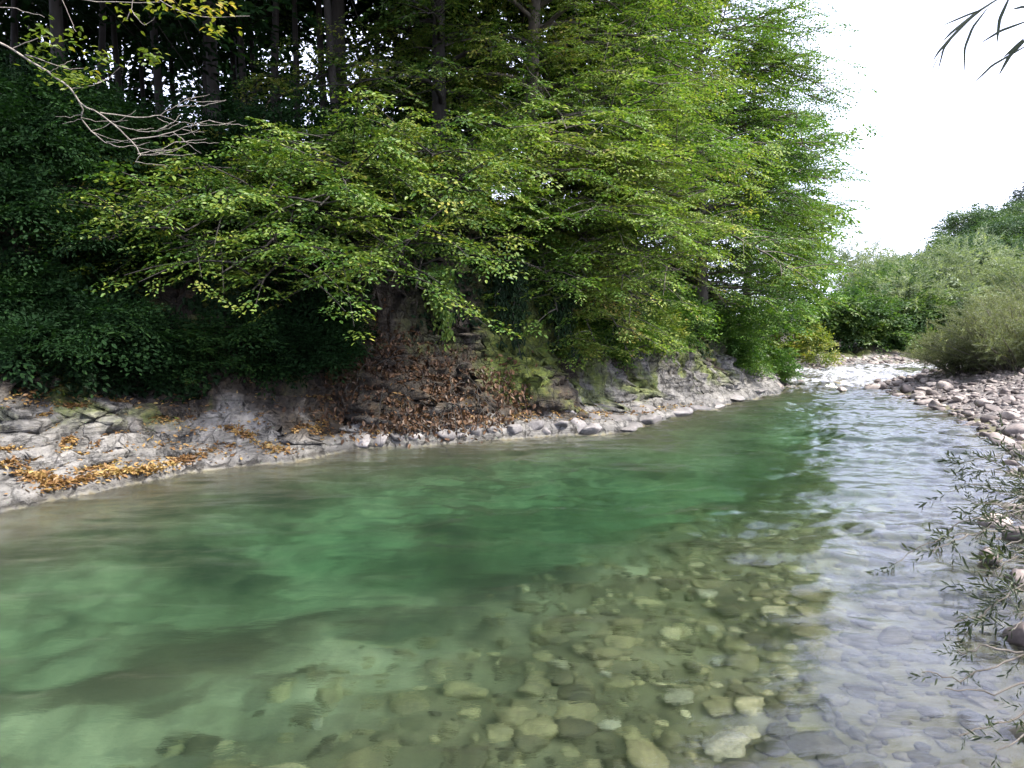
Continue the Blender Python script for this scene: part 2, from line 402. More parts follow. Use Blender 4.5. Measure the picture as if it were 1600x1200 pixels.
def ground_mat():
    m, nt, N, L = mat_new('bank_ground')
    out = nd(nt, 'ShaderNodeOutputMaterial'); geo = nd(nt, 'ShaderNodeNewGeometry')
    pos = geo.outputs['Position']
    a1 = nd(nt, 'ShaderNodeAttribute', attribute_name='cover'); a2 = nd(nt, 'ShaderNodeAttribute', attribute_name='sediment')
    s1 = nd(nt, 'ShaderNodeSeparateColor'); L.new(a1.outputs['Color'], s1.inputs[0])
    s2 = nd(nt, 'ShaderNodeSeparateColor'); L.new(a2.outputs['Color'], s2.inputs[0])
    mp = nd(nt, 'ShaderNodeMapping'); mp.inputs['Rotation'].default_value = (0, 0, math.radians(-30)); mp.inputs['Scale'].default_value = (2.2, .8, 1.6); L.new(pos, mp.inputs[0])
    n1 = nd(nt, 'ShaderNodeTexNoise', Scale=1.6, Detail=8.0, Roughness=.62); L.new(mp.outputs[0], n1.inputs['Vector'])
    n2 = nd(nt, 'ShaderNodeTexNoise', Scale=11., Detail=6.0, Roughness=.6); L.new(pos, n2.inputs['Vector'])
    n3 = nd(nt, 'ShaderNodeTexNoise', Scale=3.1, Detail=7.0, Roughness=.7); L.new(mp.outputs[0], n3.inputs['Vector'])
    rock = ramp_out(nt, n1.outputs[0], [(.28, (.05, .047, .046)), (.43, (.125, .12, .112)), (.58, (.195, .187, .178)), (.75, (.275, .26, .235))])
    rock = mixc(nt, 1.0, rock, ramp_out(nt, n2.outputs[0], [(.3, (.72, .72, .72)), (.7, (1.2, 1.2, 1.2))]), 'MULTIPLY')
    crk = ramp_out(nt, n3.outputs[0], [(.36, (.12, .12, .12)), (.43, (1, 1, 1))])
    rock = mixc(nt, .85, rock, crk, 'MULTIPLY')
    mb = nd(nt, 'ShaderNodeMapping'); mb.inputs['Rotation'].default_value = (math.radians(8), math.radians(16), math.radians(-20)); mb.inputs['Scale'].default_value = (.9, .9, 9.); L.new(pos, mb.inputs[0])
    nb_ = nd(nt, 'ShaderNodeTexNoise', Scale=2.2, Detail=6.0, Roughness=.65); L.new(mb.outputs[0], nb_.inputs['Vector'])
    rock = mixc(nt, .9, rock, ramp_out(nt, nb_.outputs[0], [(.36, (.3, .28, .26)), (.45, (.9, .9, .9)), (.7, (1.15, 1.13, 1.1))]), 'MULTIPLY')
    soil = ramp_out(nt, n2.outputs[0], [(.3, (.012, .009, .006)), (.55, (.034, .024, .014)), (.75, (.08, .05, .022))])
    moss = ramp_out(nt, n2.outputs[0], [(.3, (.03, .045, .008)), (.55, (.085, .11, .014)), (.75, (.17, .17, .025))])
    grav = ramp_out(nt, n2.outputs[0], [(.3, (.07, .062, .058)), (.55, (.16, .14, .13)), (.75, (.26, .235, .215))])
    edge = mapr(nt, n3.outputs[0], .3, .7, -.25, .25)
    a3 = nd(nt, 'ShaderNodeAttribute', attribute_name='cliff')
    rock = mixc(nt, a3.outputs['Fac'], rock, mixc(nt, 1.0, rock, (.5, .42, .34), 'MULTIPLY'))
    c = mixc(nt, math_(nt, 'ADD', s1.outputs[1], edge, True), rock, soil)
    c = mixc(nt, math_(nt, 'MULTIPLY', math_(nt, 'ADD', s1.outputs[0], edge, True), mapr(nt, s1.outputs[0], 0, .2)), c, moss)
    c = mixc(nt, s1.outputs[2], c, grav)
    # bed
    n4 = nd(nt, 'ShaderNodeTexNoise', Scale=4.5, Detail=6.0, Roughness=.65); L.new(pos, n4.inputs['Vector'])
    bed = ramp_out(nt, n4.outputs[0], [(.3, (.045, .042, .02)), (.5, (.10, .09, .045)), (.72, (.17, .155, .085))])
    n5 = nd(nt, 'ShaderNodeTexNoise', Scale=.9, Detail=5.0, Roughness=.6); L.new(pos, n5.inputs['Vector'])
    sand = ramp_out(nt, n5.outputs[0], [(.34, (.06, .058, .034)), (.47, (.16, .15, .09)), (.62, (.31, .295, .185))])
    sand = mixc(nt, 1.0, sand, ramp_out(nt, n4.outputs[0], [(.32, (.5, .5, .48)), (.66, (1.25, 1.25, 1.2))]), 'MULTIPLY')
    bedc = mixc(nt, s2.outputs[1], bed, sand)
    bedc = mixc(nt, math_(nt, 'MULTIPLY', s2.outputs[0], .9), bedc, (.07, .054, .03))
    c = mixc(nt, s2.outputs[2], c, bedc)
    # wet band at the waterline
    sp = nd(nt, 'ShaderNodeSeparateXYZ'); L.new(pos, sp.inputs[0])
    wet = mapr(nt, math_(nt, 'ADD', sp.outputs[2], mapr(nt, n3.outputs[0], .3, .7, -.04, .04)), .05, .10, 1, 0)
    wet = math_(nt, 'MULTIPLY', wet, math_(nt, 'SUBTRACT', 1.0, s2.outputs[2]))
    c = mixc(nt, math_(nt, 'MULTIPLY', wet, .72), c, (.03, .027, .022))
    bs = nd(nt, 'ShaderNodeBsdfPrincipled'); L.new(c, bs.inputs['Base Color'])
    L.new(mapr(nt, wet, 0, 1, .85, .3), bs.inputs['Roughness'])
    hsum = math_(nt, 'ADD', n1.outputs[0], math_(nt, 'MULTIPLY', n2.outputs[0], .35))
    hsum = math_(nt, 'ADD', hsum, math_(nt, 'MULTIPLY', mapr(nt, n3.outputs[0], .36, .46), .5))
    hsum = math_(nt, 'ADD', hsum, math_(nt, 'MULTIPLY', nb_.outputs[0], .8))
    wv = nd(nt, 'ShaderNodeVectorMath', operation='ADD'); L.new(mp.outputs[0], wv.inputs[0])
    ws = nd(nt, 'ShaderNodeVectorMath', operation='SCALE'); ws.inputs['Scale'].default_value = .5; L.new(n1.outputs['Color'], ws.inputs[0]); L.new(ws.outputs[0], wv.inputs[1])
    vo = nd(nt, 'ShaderNodeTexVoronoi', feature='DISTANCE_TO_EDGE', Scale=1.15); L.new(wv.outputs[0], vo.inputs['Vector'])
    vc = mapr(nt, vo.outputs['Distance'], .0, .035)
    L.new(mixc(nt, math_(nt, 'MULTIPLY', math_(nt, 'SUBTRACT', 1.0, vc), math_(nt, 'MULTIPLY', mapr(nt, n2.outputs[0], .42, .6, 0, .8), math_(nt, 'SUBTRACT', 1.0, s2.outputs[2]))), c, (.02, .018, .015)), bs.inputs['Base Color'])
    hsum = math_(nt, 'ADD', hsum, math_(nt, 'MULTIPLY', vc, .35))
    bp = nd(nt, 'ShaderNodeBump', Strength=.9, Distance=.07); L.new(mapr(nt, s2.outputs[2], 0, 1, .9, .12), bp.inputs['Strength']); L.new(hsum, bp.inputs['Height']); L.new(bp.outputs[0], bs.inputs['Normal'])
    L.new(bs.outputs[0], out.inputs[0]); return m
ground = obj('ground', gme, ground_mat()); ground['kind'] = 'structure'

# ------------------------------------------------------------------ water
wx = grow(-26, 34, -7, 10, .045, 1.06, 1.5); wy = grow(-9, 37.5, 2.2, 26, .045, 1.06, 1.5)
WX, WY = np.meshgrid(wx, wy); WX = WX.ravel(); WY = WY.ravel()
fx, fy = .64, .77   # upstream direction
U = WX * fx + WY * fy; Vv = -WX * fy + WY * fx
rif = sstep(21.5, 24.5, WY)
amp = .75 + .95 * sstep(4, 8, WY) * sstep(-2.5, .5, WX) + .35 * sstep(4, 9, WY) + .5 * sstep(12, 18, WY)
calm = .5 + .5 * sstep(-.3, .35, fbm(WX * .35, WY * .35, oct=2, seed=5))
lap = (.024 * fbm(WX * .9, WY * 1.7, oct=2, seed=11) + .014 * fbm(WX * 2.2, WY * 5.0, oct=3, seed=12) + .0042 * fbm(U * 7, Vv * 12, oct=2, seed=13)) * amp * calm
rap = rif * (.09 * fbm(WX * 1.3, WY * 2.2, oct=4, seed=14) + .05 * np.abs(fbm(WX * 3, WY * 3, oct=3, seed=16)))
WZ = wat(WX, WY) + lap + rap
nx, ny = len(wx), len(wy)
top = grid_faces(nx, ny)
V = np.stack([WX, WY, WZ], 1)
border = list(range(nx)) + [j * nx + nx - 1 for j in range(1, ny)] + [(ny - 1) * nx + i for i in range(nx - 2, -1, -1)] + [j * nx for j in range(ny - 2, 0, -1)]
nb = len(border); base = len(V)
B = V[border].copy(); B[:, 2] = -3.0
V = np.concatenate([V, B])
bi = np.arange(nb); bj = (bi + 1) % nb; br = np.array(border)
side = np.stack([br[bi], base + bi, base + bj, br[bj]], -1)
wme = mesh('water', V, [top, side, (base + np.arange(nb))[::-1][None, :]])
foam = np.concatenate([sstep(22.4, 24.6, WY) * (.75 + .5 * fbm(WX * .6, WY * .9, oct=2, seed=19)), np.zeros(nb)])
fa = wme.attributes.new('foam', 'FLOAT', 'POINT'); fa.data.foreach_set('value', foam.astype(np.float32))

def water_mat():
    m, nt, N, L = mat_new('river_water')
    out = nd(nt, 'ShaderNodeOutputMaterial'); geo = nd(nt, 'ShaderNodeNewGeometry'); pos = geo.outputs['Position']
    mp = nd(nt, 'ShaderNodeMapping'); mp.inputs['Scale'].default_value = (1, 2.1, 1); L.new(pos, mp.inputs[0])
    n1 = nd(nt, 'ShaderNodeTexNoise', Scale=5.5, Detail=5.0, Roughness=.6); L.new(mp.outputs[0], n1.inputs['Vector'])
    bp = nd(nt, 'ShaderNodeBump', Strength=.3, Distance=.02); L.new(n1.outputs[0], bp.inputs['Height'])
    bs = nd(nt, 'ShaderNodeBsdfPrincipled', Roughness=.015, IOR=1.333)
    bs.inputs['Transmission Weight'].default_value = 1.0; bs.inputs['Base Color'].default_value = (1, 1, 1, 1)
    L.new(bp.outputs[0], bs.inputs['Normal'])
    at = nd(nt, 'ShaderNodeAttribute', attribute_name='foam')
    mp2 = nd(nt, 'ShaderNodeMapping'); mp2.inputs['Scale'].default_value = (1, 1.6, 1); L.new(pos, mp2.inputs[0])
    n2 = nd(nt, 'ShaderNodeTexNoise', Scale=3.6, Detail=7.0, Roughness=.72); L.new(mp2.outputs[0], n2.inputs['Vector'])
    f = mapr(nt, math_(nt, 'ADD', n2.outputs[0], math_(nt, 'MULTIPLY', at.outputs['Fac'], .17)), .58, .80)
    f = math_(nt, 'MULTIPLY', f, mapr(nt, at.outputs['Fac'], 0.02, .3))
    df = nd(nt, 'ShaderNodeBsdfPrincipled', Roughness=.6); df.inputs['Base Color'].default_value = (.42, .43, .46, 1)
    mx = nd(nt, 'ShaderNodeMixShader'); L.new(f, mx.inputs[0]); L.new(bs.outputs[0], mx.inputs[1]); L.new(df.outputs[0], mx.inputs[2])
    L.new(mx.outputs[0], out.inputs[0])
    va = nd(nt, 'ShaderNodeVolumeAbsorption', Density=1.0); va.inputs['Color'].default_value = (.50, .775, .66, 1)
    vs_ = nd(nt, 'ShaderNodeVolumeScatter', Density=.04, Anisotropy=.3); vs_.inputs['Color'].default_value = (.80, .92, .70, 1)
    ad = nd(nt, 'ShaderNodeAddShader'); L.new(va.outputs[0], ad.inputs[0]); L.new(vs_.outputs[0], ad.inputs[1])
    L.new(ad.outputs[0], out.inputs['Volume'])
    return m
water = obj('water', wme, water_mat()); water['kind'] = 'structure'

# ------------------------------------------------------------------ leaf building blocks
LV = np.array([[0, 0, 0], [1, 0, -.06], [.33, .25, .07], [.70, .20, .04], [.33, -.25, .07], [.70, -.20, .04]], float)
LF = np.array([[0, 1, 3, 2], [0, 4, 5, 1]])
LVN = LV * np.array([1, .38, .5])          # narrow willow leaf

def frames(d, n):
    d = d / (np.linalg.norm(d, axis=1, keepdims=True) + 1e-9)
    y = np.cross(n, d); y /= np.linalg.norm(y, axis=1, keepdims=True) + 1e-9
    z = np.cross(d, y)
    return np.stack([d, y, z], 2)            # columns

def place_leaves(p, d, n, s, tpl=LV):
    R = frames(d, n) * s[:, None, None]
    V = np.einsum('nij,kj->nki', R, tpl) + p[:, None, :]
    Fc = LF[None] + (np.arange(len(p)) * len(tpl))[:, None, None]
    return V.reshape(-1, 3), Fc.reshape(-1, 4)

def make_spray(rng, leaf=.125, n_side=9, spacing=.105, tilt=.35):
    P_, D_, N_, S_ = [], [], [], []
    def along(p0, dr, ln, first):
        k = max(1, int(ln / spacing))
        for i in range(k + 1):
            u = first + (ln - first) * i / max(k, 1)
            sd = 1 if i % 2 else -1
            ang = math.radians(rng.uniform(35, 60)) * sd if i < k else rng.uniform(-.2, .2)
            c, s = math.cos(ang), math.sin(ang)
            d = np.array([dr[0] * c - dr[1] * s, dr[0] * s + dr[1] * c, rng.uniform(-.45, .1)])
            p = p0 + dr * u; p = p + np.array([0, 0, -.22 * p[0] ** 2 - .12 * abs(p[1]) + rng.uniform(-.02, .02)])
            P_.append(p); D_.append(d); N_.append(np.array([rng.normal(0, tilt), rng.normal(0, tilt), 1])); S_.append(leaf * rng.uniform(.5, 1.25))
    along(np.zeros(3), np.array([1.0, 0, 0]), 1.0, .12)
    for i in range(n_side):
        u = .08 + .8 * i / n_side; sd = 1 if i % 2 else -1
        a = math.radians(rng.uniform(38, 62)) * sd
        along(np.array([u, 0, 0]), np.array([math.cos(a), math.sin(a), 0]), (.52 - .36 * u) * rng.uniform(.7, 1.2), .07)
    V, Fc = place_leaves(np.array(P_), np.array(D_), np.array(N_), np.array(S_))
    return V, Fc

def make_wand(rng, leaf=.16, n=34, tpl=LVN, spread=.75):
    u = np.linspace(.05, 1, n); a = np.arange(n) * 2.4 + rng.uniform(0, 6)
    p = np.stack([u, .03 * np.sin(u * 3), -.12 * u ** 2], 1)
    d = np.stack([np.full(n, 1.0), spread * np.cos(a), spread * np.sin(a)], 1) + rng.normal(0, .22, (n, 3))
    nn = np.stack([-np.full(n, .6), np.cos(a), np.sin(a) + .4], 1) + rng.normal(0, .3, (n, 3))
    return place_leaves(p, d, nn, leaf * rng.uniform(.65, 1.15, n), tpl)

_r = np.random.default_rng(3)
SPRAY = [make_spray(_r) for _ in range(8)]
SPRAY_TUFT = [make_spray(_r, leaf=.165, n_side=7, spacing=.15, tilt=.45) for _ in range(10)]
SPRAY_LITE = [make_spray(_r, leaf=.26, n_side=5, spacing=.2, tilt=.5) for _ in range(6)]
WAND = [make_wand(_r) for _ in range(6)]
WAND_LITE = [make_wand(_r, leaf=.34, n=14) for _ in range(5)]
WAND_WIDE = [make_wand(_r, leaf=.26, n=20, tpl=LV * np.array([1, .8, 1]), spread=1.0) for _ in range(5)]

def stamp(protos, p, d, n, s, rng):
    p, d, n, s = (np.asarray(q, float) for q in (p, d, n, s))
    which = rng.integers(0, len(protos), len(p)); Vs, Fs, off = [], [], 0
    for k, (PV, PF) in enumerate(protos):
        m = which == k
        if not m.any(): continue
        R = frames(d[m], n[m]) * s[m][:, None, None]
        V = np.einsum('nij,kj->nki', R, PV) + p[m][:, None, :]
        Fc = PF[None] + (np.arange(m.sum()) * len(PV))[:, None, None]
        Vs.append(V.reshape(-1, 3)); Fs.append(Fc.reshape(-1, 4) + off); off += Vs[-1].shape[0]
    return np.concatenate(Vs), np.concatenate(Fs)

def unit(v): return v / (np.linalg.norm(v) + 1e-9)

# ------------------------------------------------------------------ trees
def make_tree(name, label, cat, base, H, R, leafm, seed, n_limb=44, prof=((0, 1), (.4, 1), (.75, .75), (1, .2)), az_b=-.8, bias=.25, zlo=.06,
              droop=.55, lean=(0, 0), protos=None, spr=.62, dens=1.0, barkm=None, r0=.17, group=None, skip=None, bare=0, spacing=.24, zmin=2.2, targets=(), tdens=.75):
    rng = np.random.default_rng(seed); protos = protos or SPRAY_TUFT; barkm = barkm or M_bark
    t = thing(name, label, cat, base, group)
    k = np.linspace(0, 1, 12)
    wob = np.cumsum(rng.normal(0, .07, (12, 2)), 0) * (H / 12)
    tp = np.stack([lean[0] * k * H + wob[:, 0] * k, lean[1] * k * H + wob[:, 1] * k, -.4 + k * (H + .4)], 1)
    polys = [(tp, r0 * (1 - .88 * k) * (1 + .5 * np.exp(-k * 14)))]
    SP, SD, SN, SS = [], [], [], []
    pf = np.array(prof)
    for i in range(n_limb + len(targets)):
        aim = np.array(P(*targets[i - n_limb])) - np.array(base) if i >= n_limb else None
        f = (i + rng.uniform(.1, .9)) / n_limb; hz = zlo + (1 - zlo) * f * .98
        az = i * 2.39996 + rng.normal(0, .35)
        rl = R * np.interp(f, pf[:, 0], pf[:, 1]) * (1 + bias * math.cos(az - az_b)) * rng.uniform(.75, 1.1)
        if aim is not None:
            f = float(np.clip((aim[2] + rng.uniform(-.2, .9)) / H, .03, .6)); hz = f
        rl *= .74 + .62 * float(np.clip(.5 + .8 * vnoise(np.array([math.cos(az) * 1.6 + seed]), np.array([math.sin(az) * 1.6]), np.array([f * 5.0]), 3)[0], 0, 1))
        if skip and skip(f, az): continue
        st = np.array([np.interp(hz, k, tp[:, 0]), np.interp(hz, k, tp[:, 1]), np.interp(hz, k, tp[:, 2])])
        u = np.linspace(0, 1, 9)
        rise = .35 + .5 * f; dr = droop * (1.25 - .8 * f) + rng.normal(0, .07)
        if base[2] + st[2] + rl * (rise - dr) < zmin: dr = max(.2, rise - (zmin + rng.uniform(0, .5) - base[2] - st[2]) / rl)
        bend = rng.normal(0, .25)
        aa = az + bend * u
        lp = st + np.stack([np.cos(aa) * rl * u, np.sin(aa) * rl * u, rl * (rise * u - dr * u ** 1.8)], 1) + np.cumsum(rng.normal(0, .03, (9, 3)), 0) * rl / 5
        if aim is not None:
            vv = aim - st; rl = float(np.linalg.norm(vv[:2])); az = math.atan2(vv[1], vv[0]); bend = rng.normal(0, .15)
            lp = st + vv * u[:, None] + np.stack([0 * u, 0 * u, rl * .11 * np.sin(u * PI) ** 1.2], 1) + np.cumsum(rng.normal(0, .03, (9, 3)), 0) * rl / 5
        lr = max(.012, r0 * .3 * (1 - .6 * f))
        polys.append((lp, lr * (1 - .85 * u) + .003))
        nsub = max(4, int(rl * 3.2 * dens * (tdens if aim is not None else 1)))
        for j in range(nsub):
            uu = (.18 if aim is None else .34) + (.82 if aim is None else .66) * (j + rng.uniform(0, .9)) / nsub; uu = min(uu, .99)
            sp = np.array([np.interp(uu, u, lp[:, c]) for c in range(3)])
            sd_ = 1 if j % 2 else -1
            a2 = az + bend * uu + sd_ * math.radians(rng.uniform(28, 68))
            ln = min(1.7, rl * .42 * (1.1 - .6 * uu)) * rng.uniform(.7, 1.2) + .25
            v = np.linspace(0, 1, 5)
            q = sp + np.stack([np.cos(a2) * ln * v, np.sin(a2) * ln * v, ln * (rng.normal(.12, .28) * v - (.10 + .16 * (1 - f)) * v ** 2)], 1)
            polys.append((q, (.009 + .004 * rl / 4) * (1 - .8 * v) + .0015))
            ns = max(2, int(ln / spacing))
            for m in range(ns + 1):
                w = (m + 1) / (ns + 1)
                pp = np.array([np.interp(w, v, q[:, c]) for c in range(3)])
                s3 = 1 if m % 2 else -1
                a3 = a2 + (s3 * math.radians(rng.uniform(25, 65)) if m < ns else rng.normal(0, .2))
                if rng.uniform() < bare: continue
                SP.append(pp + rng.normal(0, .03, 3)); SD.append([math.cos(a3), math.sin(a3), rng.normal(-.12, .2)])
                SN.append([rng.normal(0, .27), rng.normal(0, .27), 1]); SS.append(spr * rng.uniform(.7, 1.2))
    V, Fc = tubes(polys, 6)
    obj('trunk', mesh('trunk', V, [Fc]), barkm, t)
    V, Fc = stamp(protos, SP, SD, SN, SS, rng)
    obj('crown', mesh('crown', V, [Fc], False), leafm, t)
    return t

def base_at(px, Y):
    x = (px - 800) / F * Y; return (x, Y, Hz(x, Y) - .05)

HG = 'hornbeam row along the far bank'
T1 = [(190, 385, 10.2), (245, 330, 10.8), (300, 352, 10.3), (340, 420, 10), (450, 420, 10.2), (520, 350, 10.3), (500, 270, 11), (560, 430, 10.6), (620, 445, 10.8), (640, 390, 11), (700, 340, 11.5), (735, 310, 11.8), (600, 290, 11.3), (650, 240, 12), (380, 470, 10.2), (715, 420, 12), (260, 395, 10.6), (680, 270, 11.8), (660, 460, 11.2)]
make_tree('hornbeam', 'hornbeam with yellowing lower sprays hanging left in front of the dark bank', 'tree', base_at(690, 15.6), 12.5, 2.7, M_hornbeam, 11, n_limb=52, prof=((0, .6), (.3, .9), (.6, 1), (1, .2)), az_b=math.radians(-100), bias=.25, zlo=.12, droop=.5, lean=(-.01, -.05), group=HG, spr=.42, dens=1.9, spacing=.18, zmin=2.6, barkm=M_darkbark, targets=T1, tdens=.55)
T2 = [(1155, 238, 15.2), (1125, 262, 14.6), (1100, 200, 15.5), (1085, 310, 14), (1065, 360, 14), (1045, 420, 14), (1005, 480, 14.2), (965, 515, 14.3), (930, 530, 14.4), (885, 490, 13.7), (855, 440, 13.5), (1000, 300, 13.5), (940, 250, 13.2), (880, 210, 13.2), (950, 400, 13.6), (1000, 530, 15), (900, 340, 13.2), (1040, 250, 13.8), (960, 330, 13.2), (860, 280, 13.0), (1020, 380, 13.6), (920, 450, 13.8), (800, 240, 13.3), (1090, 250, 14.4), (1000, 440, 13.9), (870, 545, 14.4), (910, 560, 14.8), (985, 560, 15.6), (1060, 160, 14.5), (980, 180, 13.6)]
make_tree('hornbeam', 'broad lime-green hornbeam in the middle, its boughs reaching out furthest over the pool', 'tree', base_at(825, 17.0), 14.5, 3.9, M_lime, 23, n_limb=84, prof=((0, .6), (.2, .8), (.5, .95), (.8, .75), (1, .25)), az_b=math.radians(-65), bias=.25, zlo=.05, droop=.5, group=HG, lean=(.01, -.05), dens=1.7, spacing=.18, spr=.42, zmin=1.6, r0=.2, targets=T2)
make_tree('hornbeam', 'dark green hornbeam tucked behind the lime-green one, above the grey rock shelf', 'tree', base_at(975, 19.4), 13.5, 2.7, M_hornbeam, 37, n_limb=84, az_b=math.radians(-50), bias=.15, zlo=.0, droop=.5, group=HG, dens=1.6, spr=.42, zmin=1.2)
T4 = [(1225, 40, 21), (1250, 95, 21), (1290, 130, 21), (1292, 160, 21.5), (1262, 200, 20.5), (1272, 250, 21), (1288, 285, 22), (1265, 335, 22), (1265, 380, 21), (1250, 430, 20.5), (1200, 470, 20), (1240, 300, 19.5), (1200, 240, 19.5), (1220, 380, 19.8), (1160, 150, 20), (1200, 80, 20.5), (1240, 480, 21.5), (1265, 60, 22), (1270, 310, 21.5), (1215, 140, 20)]
make_tree('hornbeam', 'fresh green hornbeam whose layered edge stands against the white sky', 'tree', base_at(1095, 21.5), 13.5, 2.45, M_fresh, 41, n_limb=84, prof=((0, .62), (.2, 1), (.45, .9), (.7, .6), (1, .12)), az_b=math.radians(-45), bias=.1, zlo=.0, droop=.46, group=HG, dens=1.8, spr=.45, zmin=1.2, tdens=.9, targets=T4)
make_tree('hornbeam', 'hornbeam behind the dark rock foot, next upstream of the layered one', 'tree', base_at(1165, 26), 11, 2.2, M_fresh, 53, n_limb=70, prof=((0, .55), (.3, 1), (.6, .75), (1, .12)), az_b=math.radians(-45), bias=.08, zlo=.02, droop=.4, group=HG, protos=SPRAY_LITE, spr=.55, dens=1.8, zmin=2.0)
make_tree('hornbeam', 'last and farthest hornbeam of the row, thin against the sky above the rapids', 'tree', base_at(1212, 33), 8.0, 2.2, M_fresh, 59, n_limb=50, prof=((0, .6), (.3, 1), (.6, .75), (1, .12)), az_b=math.radians(-45), bias=.08, zlo=.1, droop=.36, group=HG, protos=SPRAY_LITE, spr=.6, dens=1.5, zmin=2.5)

CG = 'tall beeches roofing the left bank'  # crowns sit above the frame, added to shade the left bank
for i, (px, Y_, sd, lab) in enumerate([(535, 15.6, 71, 'tall beech with the thickest dark trunk, left of the hornbeam sprays'), (345, 14.6, 72, 'tall beech among the slim trunks, its unseen crown added to shade the left bank'), (110, 13.2, 73, 'tall beech behind the bare grey twigs at the upper left'), (-190, 11.0, 74, 'unseen tall beech added off the left edge to shade the bank')]):
    make_tree('beech', lab, 'tree', base_at(px, Y_), 14, 4.6, M_dark if i else M_hornbeam, sd, n_limb=44, prof=((0, .9), (.35, 1), (.7, .7), (1, .2)), az_b=math.radians(-70), bias=.3, zlo=.36 if i < 3 else .2, droop=.35, dens=1.2, spr=.7, protos=SPRAY_LITE, spacing=.3, r0=.17 if i == 0 else .11, barkm=M_darkbark, group=CG, zmin=5.5)

# slim forest trunks on top of the left bank
SG = 'slim trees standing on the left bank top'
def slim(px, Y, H, seed, label, dens=.75, zlo=.34):
    return make_tree('slim_tree', label, 'tree', base_at(px, Y), H, 2.1, M_dark, seed, n_limb=30, zlo=zlo, droop=.35, dens=dens, r0=.085, barkm=M_darkbark, group=SG,
                     prof=((0, .7), (.4, 1), (.8, .8), (1, .3)), lean=(np.random.default_rng(seed).normal(0, .06), 0), protos=SPRAY_LITE, spr=.7, spacing=.4)
ORD = ['first', 'second', 'third', 'fourth', 'fifth', 'sixth', 'seventh', 'eighth', 'ninth', 'tenth', 'eleventh', 'twelfth', 'thirteenth', 'fourteenth', 'fifteenth', 'sixteenth', 'seventeenth', 'eighteenth', 'nineteenth', 'twentieth', 'twenty-first', 'twenty-second']
slots = [(-160, 15), (-60, 17), (30, 16), (105, 18.5), (165, 16), (215, 17.5), (240, 19.5), (268, 16.2), (300, 21), (330, 17), (352, 15.4), (378, 20), (398, 16.8), (420, 18.5), (433, 15.8), (455, 19), (470, 16.4), (520, 17), (536, 14.6), (585, 18), (640, 20), (740, 20)]
sp_ = [slim(px, Y, 13, 100 + i, 'x') for i, (px, Y) in enumerate(slots[:5])]
for i, (px, Y) in enumerate(slots):
    lab = f'slim dark tree on the left bank top, {ORD[i]} trunk from the left'
    if i < 5: sp_[i]['label'] = lab
    else: copy_thing(sp_[i % 5], base_at(px, Y), i * 1.3, .85 + .3 * ((i * 37) % 10) / 10, lab, SG)

# ------------------------------------------------------------------ shrubs
def make_shrub(name, label, cat, base, R, H, leafm, seed, nst=60, protos=None, wl=.55, group=None, per=8, arch=.5, barkm=None, up=.6, squash=(1, 1)):
    rng = np.random.default_rng(seed); protos = protos or WAND; barkm = barkm or M_bark
    t = thing(name, label, cat, base, group)
    polys, SP, SD, SN, SS = [], [], [], [], []
    for i in range(nst):
        az = rng.uniform(0, 2 * PI); rr = R * math.sqrt(rng.uniform(.02, 1)); hh = H * math.sqrt(max(0.05, 1 - (rr / R) ** 2 * .8)) * rng.uniform(.7, 1.08)
        b0 = np.array([math.cos(az), math.sin(az), 0]) * rr * .25
        u = np.linspace(0, 1, 8)
        hor = rr * (.25 + .75 * u ** 1.25)
        q = np.stack([np.cos(az) * hor * squash[0], np.sin(az) * hor * squash[1], hh * (u * (1 + arch) - arch * u ** 2)], 1) + np.cumsum(rng.normal(0, .025, (8, 3)), 0) * H / 3
        q[:, 2] = np.maximum(q[:, 2], -.1)
        polys.append((q, .016 * (1 - .85 * u) * (.5 + H / 4) + .002))
        for j in range(per):
            w = rng.uniform(.15, 1) ** .7
            p = np.array([np.interp(w, u, q[:, c]) for c in range(3)])
            a = rng.uniform(0, 2 * PI); dd = np.array([math.cos(az), math.sin(az), 0]) * .5 + np.array([math.cos(a), math.sin(a), 0]) * .6 + np.array([0, 0, up + rng.normal(0, .35)])
            SP.append(p); SD.append(dd); SN.append(rng.normal(0, 1, 3) + np.array([0, 0, .6])); SS.append(wl * rng.uniform(.6, 1.2))
    V, Fc = tubes(polys, 5); obj('stem', mesh('stem', V, [Fc]), barkm, t)
    V, Fc = stamp(protos, SP, SD, SN, SS, rng); obj('foliage', mesh('foliage', V, [Fc], False), leafm, t)
    return t

